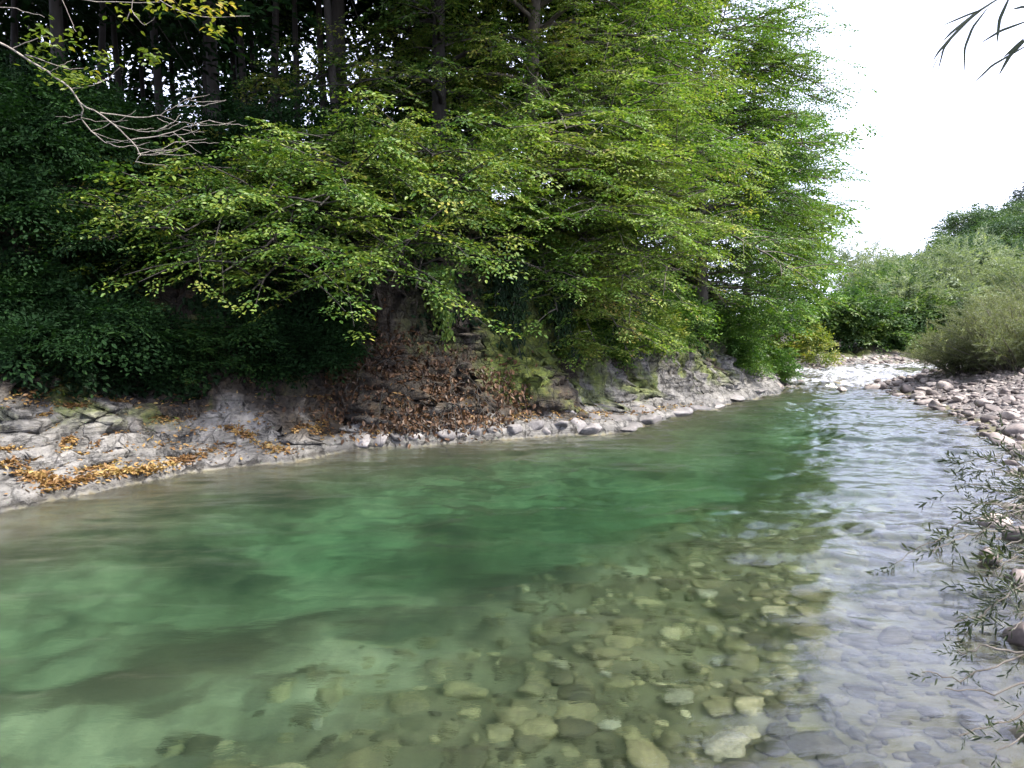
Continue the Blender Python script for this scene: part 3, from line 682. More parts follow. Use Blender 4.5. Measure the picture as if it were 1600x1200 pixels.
def make_round(name, label, cat, base, R, H, leafm, seed, n=520, protos=None, s=.9, group=None, lumps=9, lift=.35, trunk=True, r0=.2):
    """broad crown made of clumps: for trees and bushes seen from afar"""
    rng = np.random.default_rng(seed); protos = protos or SPRAY_LITE
    t = thing(name, label, cat, base, group)
    cen = [(np.array([rng.normal(0, .45) * R, rng.normal(0, .45) * R, H * rng.uniform(lift, .88)]), R * rng.uniform(.32, .58)) for _ in range(lumps)]
    SP, SD, SN = [], [], []
    for c, r in cen:
        for _ in range(n // lumps):
            v = unit(rng.normal(0, 1, 3)); 
            if v[2] < -.5: v[2] *= -.5
            p = c + v * r * rng.uniform(.55, 1.05) * np.array([1, 1, .8])
            if p[2] < .05: p[2] = rng.uniform(.05, .4)
            SP.append(p); SD.append(v * np.array([1, 1, .4]) + rng.normal(0, .35, 3)); SN.append(v * .6 + np.array([0, 0, .8]) + rng.normal(0, .3, 3))
    if trunk:
        u = np.linspace(0, 1, 6)
        polys = [(np.stack([0 * u, 0 * u, -.3 + u * H * .75], 1), r0 * (1 - .7 * u))]
        for c, r in cen: polys.append((np.stack([c[0] * u, c[1] * u, H * .3 + (c[2] - H * .3) * u], 1), r0 * .35 * (1 - .8 * u)))
        V, Fc = tubes(polys, 6); obj('trunk', mesh('trunk', V, [Fc]), M_bark, t)
    V, Fc = stamp(protos, SP, SD, SN, np.array([s * rng.uniform(.6, 1.2) for _ in SP]), rng)
    obj('crown' if trunk else 'foliage', mesh('crown', V, [Fc], False), leafm, t)
    return t

# dark understorey on the left hillside
UG = 'dark shrubs on the left hillside'
und = [(10, 420, 1.5, 2.3, 'dark shrub at the far left edge of the hillside under the forest'),
       (90, 330, 1.5, 2.2, 'dark shrub high on the hillside below the bare grey twigs'),
       (60, 520, .6, .8, 'small paler green shrub low at the left, just above the mossy rock'),
       (165, 450, .8, 1.0, 'low dark green shrub in the middle of the left hillside'),
       (240, 330, 1.3, 1.5, 'dark shrub on the slope left of the hanging hornbeam sprays'),
       (330, 300, 1.2, 1.1, 'dark shrub at the foot of the slim trunks'),
       (430, 310, 1.3, 1.2, 'green shrub at the bank top right behind the hornbeam sprays'),
       (520, 320, 1.3, 1.9, 'dark shrub between the slim trunks and the leaning hornbeam'),
       (-70, 430, 1.4, 2.1, 'dark shrub cut by the left edge of the picture'),
       (40, 270, 1.5, 1.6, 'dark shrub on the bank top at the upper left corner under the yellow sprays'),
       (160, 270, 1.1, 1.2, 'dark shrub on the bank top seen just under the bare grey twigs'),
       (320, 430, 1.1, 1.2, 'dark shrub on the ivy slope under the hanging hornbeam sprays'),
       (20, 560, .8, .7, 'low dark shrub at the left edge just above the mossy slab'),
       (130, 570, .8, .7, 'low dark shrub above the leaf-strewn slab, left part'),
       (230, 580, .8, .7, 'low dark shrub above the leaf-strewn slab, right part'),
       (330, 590, .7, .7, 'low dark shrub above the right end of the grey slab'),
       (430, 590, .7, .8, 'low dark shrub left of the brown brush heap'),
       (500, 540, .8, 1.0, 'dark shrub on the slope between the ivy and the brush heap'),
       (890, 560, .7, .9, 'leafy bush clinging to the cliff above the mossy rock knob'),
       (990, 545, .8, 1.0, 'leafy green bush above the left end of the grey rock wall'),
       (1050, 540, .9, 1.3, 'bright green bush hanging over the grey rock wall'),
       (955, 565, .55, .7, 'small leafy bush hanging at the left end of the grey rock wall'),
       (1160, 572, .6, .8, 'small green bush hanging low over the right part of the grey rock wall'),
       (1205, 585, .6, .7, 'green bush at the dark rock foot before the rapids'),
       (1115, 545, .9, 1.3, 'bright green bush at the right end of the grey rock wall')]
for i, (px, py, R, H, lab) in enumerate(und):
    p = hits([(px, py)])[0]
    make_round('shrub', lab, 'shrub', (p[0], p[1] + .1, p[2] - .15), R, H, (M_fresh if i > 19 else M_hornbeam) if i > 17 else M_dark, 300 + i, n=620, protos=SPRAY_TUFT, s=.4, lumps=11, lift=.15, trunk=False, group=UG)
# dense leafy trees closing the wood behind the hornbeams
BG = 'dense trees closing the wood behind the hornbeams'
for i, (px, Y, R, H, w_) in enumerate([(-40, 17.5, 2.6, 10, 'at the far left edge'), (70, 22, 2.4, 11, 'behind the first slim trunks'), (200, 25, 2.4, 9.5, 'seen between the slim trunks, left'), (390, 25, 2.4, 9.5, 'seen between the slim trunks, right'), (660, 20.5, 2.4, 11, 'just right of the slim trunks'), (760, 21, 3.0, 12, 'behind the leaning hornbeam'), (870, 22, 3.0, 12, 'behind the lime-green hornbeam'), (980, 24, 3.2, 12, 'second from the right end'), (1060, 27, 3.2, 11, 'at the right end')]):
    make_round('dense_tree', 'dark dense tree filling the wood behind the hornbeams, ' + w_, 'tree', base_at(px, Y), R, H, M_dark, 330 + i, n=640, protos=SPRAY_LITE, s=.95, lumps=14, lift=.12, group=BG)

# ivy carpet on the steep hillside
def scatter_cover(name, n, cond, leafm, smin, smax, seed, lift=.06, area=(-11, 8.5, 5, 26), tpl=LV, upn=1.0):
    rng = np.random.default_rng(seed)
    x = rng.uniform(area[0], area[1], n); y = rng.uniform(area[2], area[3], n)
    h, sL, tL, sR = Hs(x, y)
    k = cond(x, y, h, sL, tL, sR, rng); x, y, h = x[k], y[k], h[k]
    e = .08
    nx_ = -(Hs(x + e, y)[0] - h) / e; ny_ = -(Hs(x, y + e)[0] - h) / e
    sl = np.sqrt(1 + nx_ ** 2 + ny_ ** 2); kp = rng.uniform(0, 1, len(x)) < sl / 3.2
    x, y, h, nx_, ny_ = x[kp], y[kp], h[kp], nx_[kp], ny_[kp]
    nn = np.stack([nx_, ny_, np.full_like(nx_, upn)], 1); nn /= np.linalg.norm(nn, axis=1, keepdims=True)
    m = len(x)
    p = np.stack([x, y, h], 1) + nn * rng.uniform(.01, lift, m)[:, None]
    d = rng.normal(0, 1, (m, 3)) + np.array([0, 0, -.5]); d = d - nn * (d * nn).sum(1, keepdims=True) * .8
    V, Fc = place_leaves(p, d, nn + rng.normal(0, .35, (m, 3)), rng.uniform(smin, smax, m), tpl)
    o = obj(name, mesh(name, V, [Fc], False), leafm); return o
def ivy_c(x, y, h, sL, tL, sR, rng):
    n = fbm(x * .8, y * .8, oct=3, seed=7)
    thr = np.interp(tL, [tof(G(0, 805)), tof(G(300, 738)), tof(G(520, 708)), tof(G(720, 691))], [1.8, 1.3, .95, 1.3])
    left = (tL < t560 + .6) & (sL > thr + .3 * n) & (sL < 6)
    mid = (tL > t560 + .6) & (sL > 1.45 + .5 * n) & (sL < 5) & (rng.uniform(0, 1, len(x)) < .55)
    return (left | mid)
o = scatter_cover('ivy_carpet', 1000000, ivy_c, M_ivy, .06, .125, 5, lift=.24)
tag(o, 'dark green ivy carpet covering the steep left hillside above the rock', 'ivy', kind='stuff')
def moss_c(x, y, h, sL, tL, sR, rng):
    m1 = (fbm(x * 1.9, y * 1.9, oct=4, seed=91) > .12) & (sL > 1.1) & (sL < 2.6)
    m2 = (tL > tof(G(770, 690))) & (tL < tof(G(950, 676))) & (sL > .5) & (sL < 1.9) & (fbm(x * 1.3, y * 1.3, oct=4, seed=81) > -.25)
    return m1 | m2
o = scatter_cover('moss', 240000, moss_c, M_moss, .025, .06, 6, lift=.035)
tag(o, 'yellow-green moss cushions on the bank rocks', 'moss', kind='stuff')

# ivy curtains hanging down the rock
def curtain(label, px, py0, py1, wpx, Y, seed, mat=M_ivy):
    rng = np.random.default_rng(seed)
    top_ = P(px, py0, Y); bot = P(px, py1, Y)
    t = thing('ivy_curtain', label, 'ivy', bot, 'ivy curtains on the rock wall')
    pl, p, d, n = [], [], [], []
    w = wpx / F * Y
    for k in range(9):
        xo = rng.uniform(-w / 2, w / 2); l0 = rng.uniform(.25, 1)
        z = np.linspace(top_[2] - bot[2] + .2, (top_[2] - bot[2]) * (1 - l0), 8)
        q = np.stack([xo + .04 * np.sin(z * 5 + k), rng.uniform(-.05, .1) + .03 * np.cos(z * 4), z], 1)
        pl.append((q, np.full(8, .006)))
        for _ in range(int(90 * (top_[2] - bot[2]))):
            c = q[rng.integers(0, 8)] + rng.normal(0, .06, 3)
            p.append(c); d.append([rng.normal(0, .5), -.3, -1]); n.append([rng.normal(0, .4), -1, .5])
    V, Fc = tubes(pl, 4); obj('vine', mesh('vine', V, [Fc]), M_bark, t)
    V, Fc = place_leaves(np.array(p), np.array(d), np.array(n), rng.uniform(.05, .1, len(p))); obj('foliage', mesh('foliage', V, [Fc], False), mat, t)
curtain('narrow bright ivy tail hanging in front of the brown cliff', 690, 440, 545, 24, 13.0, 1, M_fresh)
curtain('dark ivy curtain on the right edge of the brown cliff', 795, 430, 600, 40, 13.6, 2)
curtain('ivy curtain above the mossy rock knob', 860, 440, 560, 70, 14.2, 3)
curtain('ivy curtain falling left of the grey rock wall', 935, 470, 560, 50, 15.4, 4)

# ------------------------------------------------------------------ left overhanging tree: bare twigs and yellow sprays at the top left
def overhang():
    rng = np.random.default_rng(77)
    b = base_at(-150, 9.2)
    t = thing('overhanging_tree', 'tree leaning in at the upper left with pale bare twigs and sparse yellow-green leaves', 'tree', b)
    o = np.array(b)
    k = np.linspace(0, 1, 8)[:, None]
    topp = P(-120, -200, 8.4)
    tr = o + (topp - o) * k; tr[0, 2] -= .3
    V, Fc = tubes([(tr - o, .16 * (1 - .5 * k[:, 0]))], 8); obj('trunk', mesh('trunk', V, [Fc]), M_bark, t)
    D = 7.6
    B = lambda L, D=D: np.array([P(x, y, D + dd) for x, y, dd in L]) - o
    br = [([(-130, 20, .5), (-50, 45, .2), (0, 65, 0), (35, 88, 0), (75, 112, 0), (110, 138, 0), (125, 160, 0), (160, 180, -.1), (190, 205, -.1), (212, 228, -.1), (220, 242, -.1), (212, 252, -.1)], .016),
          ([(118, 148, 0), (130, 172, .1), (126, 184, .1), (142, 205, .1), (165, 222, .1), (185, 230, .1), (210, 228, .1), (235, 222, .1)], .010),
          ([(155, 176, 0), (185, 180, .1), (225, 184, .15), (250, 180, .2), (275, 166, .2), (290, 155, .2)], .008),
          ([(175, 192, 0), (200, 202, .1), (225, 206, .1), (245, 204, .1), (262, 196, .2)], .006),
          ([(205, 218, 0), (240, 214, .1), (270, 206, .2), (300, 196, .2), (325, 187, .3)], .007),
          ([(216, 240, 0), (235, 236, .1), (255, 232, .1), (275, 222, .2)], .005),
          ([(130, 178, 0), (110, 182, 0), (86, 183, 0)], .004), ([(126, 186, 0), (112, 190, 0), (98, 193, 0)], .004),
          ([(245, 183, .1), (258, 190, .2), (268, 194, .2)], .003), ([(285, 202, .2), (300, 206, .2), (318, 206, .2)], .003), ([(298, 202, .2), (305, 212, .2)], .002),
          ([(20, 75, 0), (50, 62, 0), (75, 58, 0)], .005), ([(40, 85, 0), (80, 100, 0), (110, 108, 0), (140, 106, 0)], .006),
          ([(-60, 10, .3), (20, 12, .2), (45, 20, .1), (70, 26, 0)], .006), ([(92, -10, 0), (104, 15, 0), (112, 35, 0), (118, 50, 0)], .004),
          ([(210, -8, 0), (205, 12, 0), (198, 30, 0)], .005), ([(205, 15, 0), (215, 28, 0), (226, 40, 0), (245, 25, 0)], .004),
          ([(150, 132, 0), (170, 122, .1), (188, 105, .1)], .004), ([(-90, -30, .4), (50, -12, .2), (150, 2, .1), (250, 5, .1)], .010), ([(230, -10, .1), (280, 18, .1), (330, 28, .2), (390, 24, .2)], .006)]
    for i in range(26):
        s = br[rng.integers(0, 6)][0]; q = s[rng.integers(len(s) // 3, len(s))]
        x, y = q[0], q[1]; L = [(x, y, q[2])]
        a = rng.normal(.05, .25); st = rng.uniform(12, 26)
        for j in range(3):
            x += st * math.cos(a); y += st * math.sin(a); a -= rng.uniform(0, .25); L.append((x, y, q[2] + .03 * j))
        br.append((L, .0028))
    polys = []
    for L, r in br:
        q = B(L); n = len(q)
        u = np.linspace(0, n - 1, (n - 1) * 3 + 1); q = np.stack([np.interp(u, np.arange(n), q[:, c]) for c in range(3)], 1) + rng.normal(0, .004, (len(u), 3))
        polys.append((q, .68 * r * (1 - .75 * np.linspace(0, 1, len(u))) + .0015))
    V, Fc = tubes(polys, 5); obj('bare_twigs', mesh('bare_twigs', V, [Fc]), M_twig, t)
    p, d, n, s = [], [], [], []
    for cx, cy, w, h, m in [(55, 55, 28, 30, 34), (85, 65, 30, 20, 34), (120, 55, 22, 14, 14), (110, 118, 50, 16, 60), (60, 95, 30, 16, 22), (165, 95, 22, 12, 14), (232, 88, 22, 10, 34), (125, 125, 30, 12, 30), (160, 85, 12, 16, 10), (320, 15, 40, 18, 60), (340, 45, 20, 12, 24), (200, 20, 30, 18, 24), (270, 8, 40, 12, 40)]:
        for _ in range(m):
            q = P(rng.normal(cx, w * .6), rng.normal(cy, h * .6), D + rng.normal(0, .25)) - o
            p.append(q); a = rng.uniform(0, 2 * PI); d.append([math.cos(a), math.sin(a), rng.uniform(-.6, .1)]); n.append([rng.normal(0, .5), rng.normal(-.3, .5), 1]); s.append(rng.uniform(.05, .085))
    V, Fc = place_leaves(np.array(p), np.array(d), np.array(n), np.array(s)); obj('foliage', mesh('foliage', V, [Fc], False), M_yellow, t)
overhang()

# ------------------------------------------------------------------ fallen leaves and dead heap
def litter(name, cl, leafm, smin, smax, seed, lift=.03):
    rng = np.random.default_rng(seed); pp = []
    for cx, cy, w, h, m, sl in cl:
        a = rng.normal(0, w * .5, m); pp.append(np.stack([cx + a, cy + rng.normal(0, h * .5, m) + sl * a], 1)[::1])
    q = hits(np.concatenate(pp)); q = q[q[:, 2] > .05]
    m = len(q); q[:, 2] += rng.uniform(.004, lift, m)
    d = rng.normal(0, 1, (m, 3)); d[:, 2] *= .35; n = rng.normal(0, .5, (m, 3)) + np.array([0, -.15, 1])
    V, Fc = place_leaves(q, d, n, rng.uniform(smin, smax, m))
    return obj(name, mesh(name, V, [Fc], False), leafm)
o = litter('fallen_leaves', [(20, 722, 40, 18, 420, .3), (62, 748, 40, 14, 460, .25), (150, 728, 40, 18, 420, -.1), (118, 757, 60, 8, 300, -.25), (185, 745, 40, 8, 200, -.2), (285, 722, 60, 10, 460, -.3), (215, 742, 60, 6, 300, .1),
     (240, 656, 40, 6, 160, .25), (120, 640, 22, 6, 110, .1), (72, 664, 14, 12, 130, 0), (105, 697, 14, 14, 160, -.3), (185, 632, 20, 6, 90, .2), (178, 670, 26, 6, 130, -.2), (385, 682, 60, 8, 300, .2), (420, 700, 30, 6, 140, .3), (470, 672, 60, 10, 380, .1), (300, 655, 30, 5, 60, 0),
     (530, 632, 60, 16, 400, 0), (350, 700, 20, 5, 60, 0), (50, 610, 80, 40, 240, .1), (200, 600, 200, 40, 300, .05), (600, 668, 120, 16, 900, -.05), (740, 655, 120, 16, 700, -.05), (860, 640, 60, 14, 300, 0), (900, 648, 60, 10, 200, 0), (960, 645, 80, 12, 260, -.1), (1030, 640, 60, 6, 120, -.1), (230, 680, 240, 80, 700, 0), (440, 712, 40, 5, 60, 0)],
     M_litter, .035, .072, 15)
tag(o, 'golden and brown fallen leaves drifted in hollows of the grey bank rock', 'leaves', kind='stuff')
hp = hits([(640, 650)])[0]
t = thing('dead_brush_heap', 'heap of dead brown branches and withered leaves sliding down the middle of the far bank', 'brush heap', hp)
rng = np.random.default_rng(44); pp = []
for cx, cy, w, h, m in [(660, 610, 90, 60, 2600), (580, 620, 60, 50, 1200), (740, 630, 70, 40, 1300), (650, 650, 120, 25, 1800), (610, 560, 50, 50, 900)]:
    pp.append(np.stack([rng.normal(cx, w * .55, m), rng.normal(cy, h * .55, m)], 1))
q = hits(np.concatenate(pp)); m = len(q); q = q - hp
q[:, 2] += np.abs(rng.normal(0, .09, m)); q[:, 1] -= np.abs(rng.normal(0, .05, m))
d = rng.normal(0, .7, (m, 3)) + np.array([.1, -.3, -.7]); V, Fc = place_leaves(q, d, rng.normal(0, .6, (m, 3)) + np.array([0, -1, .6]), rng.uniform(.05, .11, m))
obj('withered_leaves', mesh('withered_leaves', V, [Fc], False), M_dead, t)
pl = []
for i in range(90):
    a = q[rng.integers(0, m)] + np.array([0, -.03, .05]); dr = unit(np.array([rng.normal(.2, .5), rng.normal(-.5, .3), rng.normal(-.7, .3)])); ln = rng.uniform(.3, 1.0); u = np.linspace(0, 1, 6)
    pl.append((a + dr * (u * ln)[:, None] + np.stack([0 * u, 0 * u, .12 * np.sin(u * 3)], 1) + rng.normal(0, .012, (6, 3)), .008 * (1 - .7 * u)))
for tw in pl:
    V, Fc = tubes([tw], 5); obj('dead_branch', mesh('dead_branch', V, [Fc]), M_darkbark, t)

# ------------------------------------------------------------------ stones
def stone_mesh(seed, sub=3, flat=.5, cuts=7, rough=.12):
    rng = np.random.default_rng(seed)
    bm = bmesh.new(); bmesh.ops.create_icosphere(bm, subdivisions=sub, radius=1.0)
    V = np.array([v.co[:] for v in bm.verts]); Fc = np.array([[v.index for v in f.verts] for f in bm.faces]); bm.free()
    for _ in range(cuts):
        n = unit(rng.normal(0, 1, 3)); c = rng.uniform(.55, .85)
        dd = V @ n - c; V = V - np.where(dd > 0, dd * .94, 0)[:, None] * n
    V = V * (1 + rough * fbm(V[:, 0] * 1.5 + seed, V[:, 1] * 1.5, V[:, 2] * 1.5, oct=3, seed=seed))[:, None]
    V = V * np.array([1.0, rng.uniform(.62, .9), flat * rng.uniform(.75, 1.2)])
    return mesh('stone', V, [Fc]), V, Fc
ST = [stone_mesh(900 + i, 3, .38, 13, .16) for i in range(14)]
STL = [stone_mesh(950 + i, 2, .5, 6) for i in range(8)]
STB = [stone_mesh(970 + i, 3, .58, 14, .1) for i in range(12)]
def mats_on(src, m): 
    r = []
    for me, V, Fc in src:
        c = me.copy(); c.materials.clear(); c.materials.append(m); r.append(c)
    return r
SHOREM = mats_on(ST, M_shorestone)
BEDM, PALEM, BANKM, LEDM = mats_on(ST, M_bedstone), mats_on(ST, M_palestone), mats_on(STB, M_bankstone), mats_on(STB, M_ledgerock)
for me in LEDM: me.name = 'rock'

def put(name, me, loc, s, label, cat, group=None, rng=random, tilt=.25):
    o = bpy.data.objects.new(name, me); COL.objects.link(o)
    o.location = [float(v) for v in loc]; o.scale = (s, s, s); o.rotation_euler = (rng.uniform(-tilt, tilt), rng.uniform(-tilt, tilt), rng.uniform(0, 2 * PI))
    return tag(o, label, cat, group)

def stuff_stones(name, pts, sizes, mat, seed):
    rng = np.random.default_rng(seed); Vs, Fs, off = [], [], 0
    which = rng.integers(0, len(STL), len(pts))
    for k, (me, V, Fc) in enumerate(STL):
        m = which == k; n_ = m.sum()
        if not n_: continue
        a = rng.uniform(0, 2 * PI, n_); d = np.stack([np.cos(a), np.sin(a), rng.normal(0, .2, n_)], 1)
        R = frames(d, np.array([[0, 0, 1.0]]) + rng.normal(0, .25, (n_, 3))) * sizes[m][:, None, None]
        W = np.einsum('nij,kj->nki', R, V) + pts[m][:, None, :]
        Vs.append(W.reshape(-1, 3)); Fs.append((Fc[None] + (np.arange(n_) * len(V))[:, None, None]).reshape(-1, 3) + off); off += n_ * len(V)
    return obj(name, mesh(name, np.concatenate(Vs), [np.concatenate(Fs)]), mat)

# bed stones
rng = np.random.default_rng(21); cand = []
x = rng.uniform(-2.5, 7, 60000); y = rng.uniform(2.2, 14, 60000)
h, a_, b_, c_ = Hs(x, y); dR = -c_
pr = np.exp(-((dR - 1.4) / 1.45) ** 2); ok = (dR > .05) & (dR < 3.6 - 1.0 * sstep(7, 10, y)) & (rng.uniform(0, 1, len(x)) < pr) & (a_ < -.3)
x, y, h = x[ok], y[ok], h[ok]
chosen = []
for i in range(len(x)):
    s = float(np.clip(rng.lognormal(-2.82, .52), .032, .17))
    if all((x[i] - c[0]) ** 2 + (y[i] - c[1]) ** 2 > (.62 * (s + c[3])) ** 2 for c in chosen[-900:]):
        chosen.append((x[i], y[i], h[i], s))
    if len(chosen) > 2300: break
chosen.sort(key=lambda c: -c[3] / c[1])
big = [c for c in chosen if abs(c[0] / c[1]) < .68][:270]; bs_ = set(big); rest = [c for c in chosen if c not in bs_]
for i, (xx, yy, hh, s) in enumerate(big):
    if -float(Hs(np.array([xx]), np.array([yy]))[3][0]) < 1.25:
        put('river_stone', SHOREM[i % 14], (xx, yy, hh + s * .12), s, 'stone in the right shallows, its colour darkened so the sky reflection stands out', 'stone', 'dark stones in the right shallows', random, .2)
    else:
        put('river_stone', BEDM[i % 14], (xx, yy, hh + s * .12), s, 'olive-grey river stone lying among many on the bed under clear green water', 'stone', 'stones on the river bed', random, .2)
xs = rng.uniform(-2.5, 8, 9000); ys = rng.uniform(2.2, 15, 9000); hs, a_, b_, c_ = Hs(xs, ys); kk = (c_ < .1) & (c_ > -3.6) & (rng.uniform(0, 1, 9000) < np.exp(-((-c_ - 1.2) / 1.5) ** 2))
pts = np.concatenate([np.array(rest)[:, :3], np.stack([xs, ys, hs], 1)[kk]]); sz = np.concatenate([np.array(rest)[:, 3], rng.uniform(.02, .055, kk.sum())])
nearR = -Hs(pts[:, 0], pts[:, 1])[3] < 1.25
o = stuff_stones('river_pebbles', pts[~nearR], sz[~nearR], M_bedstone, 4); tag(o, 'small olive pebbles filling the river bed between the larger stones', 'pebbles', kind='stuff')
o = stuff_stones('shore_pebbles', pts[nearR], sz[nearR], M_shorestone, 14); tag(o, 'pebbles along the right shore, their colour darkened so the sky reflection stands out', 'pebbles', kind='stuff')
pale = [(1062, 1098, .15, 'large pale cream stone under water near the bottom edge, right of centre'), (1130, 1037, .12, 'pale oval stone under water, up and right of the large cream one'), (876, 1040, .12, 'pale flat stone under water left of the other pale stones'),
        (1103, 927, .13, 'pale stone deepest out, alone where the bed turns green'), (950, 1056, .08, 'small pale stone just right of the flat pale stone'), (872, 997, .09, 'small greenish white stone in deeper water at the left of the stone bed'),
        (1110, 987, .08, 'small tan stone between the pale oval and the far pale stone'), (955, 1142, .11, 'chalky stone at the bottom edge below the flat pale stone'), (1165, 848, .2, 'long pale slab shimmering under the far part of the stone bed'), (905, 953, .11, 'dull pale stone at the green edge of the stone bed'),
        (1130, 1172, .22, 'wide tan slab under water at the bottom edge'), (800, 1040, .11, 'olive slab under water at the left end of the stone bed'), (495, 1127, .1, 'whitish stone alone in the green water at the bottom left'), (1005, 858, .09, 'pale stone glimpsed far out under the ripples'), (910, 1075, .11, 'rounded olive boulder under water between the pale stones')]
for i, (px, py, s, lab) in enumerate(pale):
    s *= .68; p = G(px, py); d = p - np.array([0, 0, CAMZ]); d = d / np.linalg.norm(d)
    # follow the refracted ray to the bed
    hd = np.array([d[0], d[1]]); sh = np.linalg.norm(hd) / 1.333; dz = -math.sqrt(1 - sh * sh); dh = hd / np.linalg.norm(hd) * sh
    tq = 0
    for _ in range(200):
        tq += .02; q = p + np.array([dh[0], dh[1], dz]) * tq
        if Hz(q[0], q[1]) > q[2]: break
    pm = PALEM if 'olive' not in lab else BEDM
    put('pale_river_stone' if 'olive' not in lab else 'river_stone', pm[i % 14], (q[0], q[1], q[2] + .3 * s), s, lab, 'stone', None, random, .15)

# gravel bar on the right
rng = np.random.default_rng(31)
x = rng.uniform(3, 22, 60000); y = rng.uniform(3, 28, 60000); h, a_, b_, c_ = Hs(x, y)
ok = (c_ > -.25) & (c_ < 4.5); x, y, h, c_ = x[ok], y[ok], h[ok], c_[ok]
chosen = []
for i in range(len(x)):
    s = float(np.clip(rng.lognormal(-2.2, .45), .05, .28)) * (1 if y[i] > 9 else .55)
    if all((x[i] - c[0]) ** 2 + (y[i] - c[1]) ** 2 > (.6 * (s + c[3])) ** 2 for c in chosen):
        chosen.append((x[i], y[i], h[i], s))
    if len(chosen) > 1400: break
vis = [c for c in chosen if c[0] / c[1] < .69]; vis.sort(key=lambda c: -c[3] / c[1])
for i, (xx, yy, hh, s) in enumerate(vis[:250]):
    put('bank_stone', BANKM[i % 12], (xx, yy, hh + s * .2), s, 'weathered grey-brown stone among many on the gravel bar along the right bank', 'stone', 'stones of the right gravel bar', random, .35)
vs = set(vis[:250]); rest = [c for c in chosen if c not in vs]
xs = rng.uniform(2, 22, 14000); ys = rng.uniform(3, 28, 14000); hs, a_, b_, c_ = Hs(xs, ys); kk = (c_ > -.2) & (c_ < 5)
pts = np.concatenate([np.array(rest)[:, :3], np.stack([xs, ys, hs], 1)[kk]]); sz = np.concatenate([np.array(rest)[:, 3], rng.uniform(.03, .09, kk.sum())])
o = stuff_stones('bank_gravel', pts, sz, M_bankstone, 8); tag(o, 'small grey gravel between the stones of the right bank', 'gravel', kind='stuff')
# far gravel line above the rapids
xs = rng.uniform(8.5, 26, 6000); ys = rng.uniform(23, 37, 6000); hs, a_, b_, c_ = Hs(xs, ys); kk = (a_ > -.5) & (a_ < .9)
o = stuff_stones('shore_gravel', np.stack([xs, ys, hs], 1)[kk], rng.uniform(.05, .16, kk.sum()), M_bankstone, 9); tag(o, 'thin line of grey stones on the far shore above the rapids', 'gravel', kind='stuff')
# rocks in the rapids
for i, (px, py, s, lab) in enumerate([(1362, 606, .3, 'dark rock at the tip of the gravel bar beside the white water'), (1315, 609, .18, 'small dark rock breaking the water below the rapids'), (1250, 600, .3, 'dark rock at the left foot of the rapids'), (1215, 604, .3, 'dark wet rock on the left shore just below the rapids'), (1275, 592, .25, 'dark rock at the left edge of the white water'), (1262, 583, .3, 'rock behind the left edge of the white water')]):
    p = G(px, py, .08); put('rapids_rock', BANKM[(i * 5) % 12], (p[0], p[1], p[2]), s, lab, 'rock')
# loose ledge rocks at the far waterline
ld = [(560, 694, .22), (590, 690, .2), (625, 690, .2), (650, 684, .16), (690, 684, .22), (715, 688, .14), (742, 681, .2), (770, 680, .17), (800, 676, .22), (832, 668, .24), (850, 677, .15), (875, 668, .2), (905, 664, .24), (925, 672, .16), (890, 650, .2), (930, 655, .22), (840, 632, .14)]
for i, (px, py, s) in enumerate(ld):
    p = hits([(px, py)])[0]
    put('ledge_rock', LEDM[i % 12], (p[0], p[1] + .05, p[2] - .02), s, f'broken pale grey rock on the far waterline below the brush heap, {ORD[i]} from the left', 'rock', 'broken rocks along the far waterline', random, .5)
sl_ = [(985, 668, .5), (1015, 655, .55), (1060, 645, .5), (1090, 640, .42), (965, 655, .45), (1000, 640, .5), (1045, 632, .5), (1120, 634, .4), (930, 668, .4), (1150, 622, .45), (1185, 616, .4)]
SLW = ['at the outer corner of the ledge', 'just right of the outer corner', 'in the middle of the far shelf', 'at the right tip of the far shelf', 'left of the outer corner', 'behind the outer corner', 'at the back of the far shelf', 'just past the right tip of the shelf', 'leftmost, next to the broken rocks', 'second last before the rapids', 'nearest the rapids']
for i, (px, py, s) in enumerate(sl_):
    p = hits([(px, py)])[0]
    o = put('flat_rock', LEDM[(i * 7 + 2) % 12], (p[0], p[1] + .1, p[2] - .03), s, 'flat pale grey rock ' + SLW[i], 'rock', 'rock slabs on the low shelf', random, .12)
    o.rotation_euler[2] = math.radians(50) + random.uniform(-.3, .3); o.scale = (s * 1.2, s * .75, s * .42)
pk = G(1590, 995, .02); put('waterside_rock', BANKM[3], (pk[0] + .1, pk[1], .0), .24, 'dark wet rock at the right edge among the willow sprigs', 'rock')
for i, (px, py, s, lab) in enumerate([(1555, 815, .16, 'brown stone in the shallows behind the willow twig'), (1590, 835, .16, 'tan stone at the right edge behind the willow twig'), (1545, 870, .14, 'grey stone in the shallows under the willow sprigs'), (1595, 905, .14, 'small reddish stone at the right edge under the sprigs')]):
    p = G(px, py, .03); put('waterside_stone', BANKM[(i * 3 + 1) % 12], p, s, lab, 'stone')

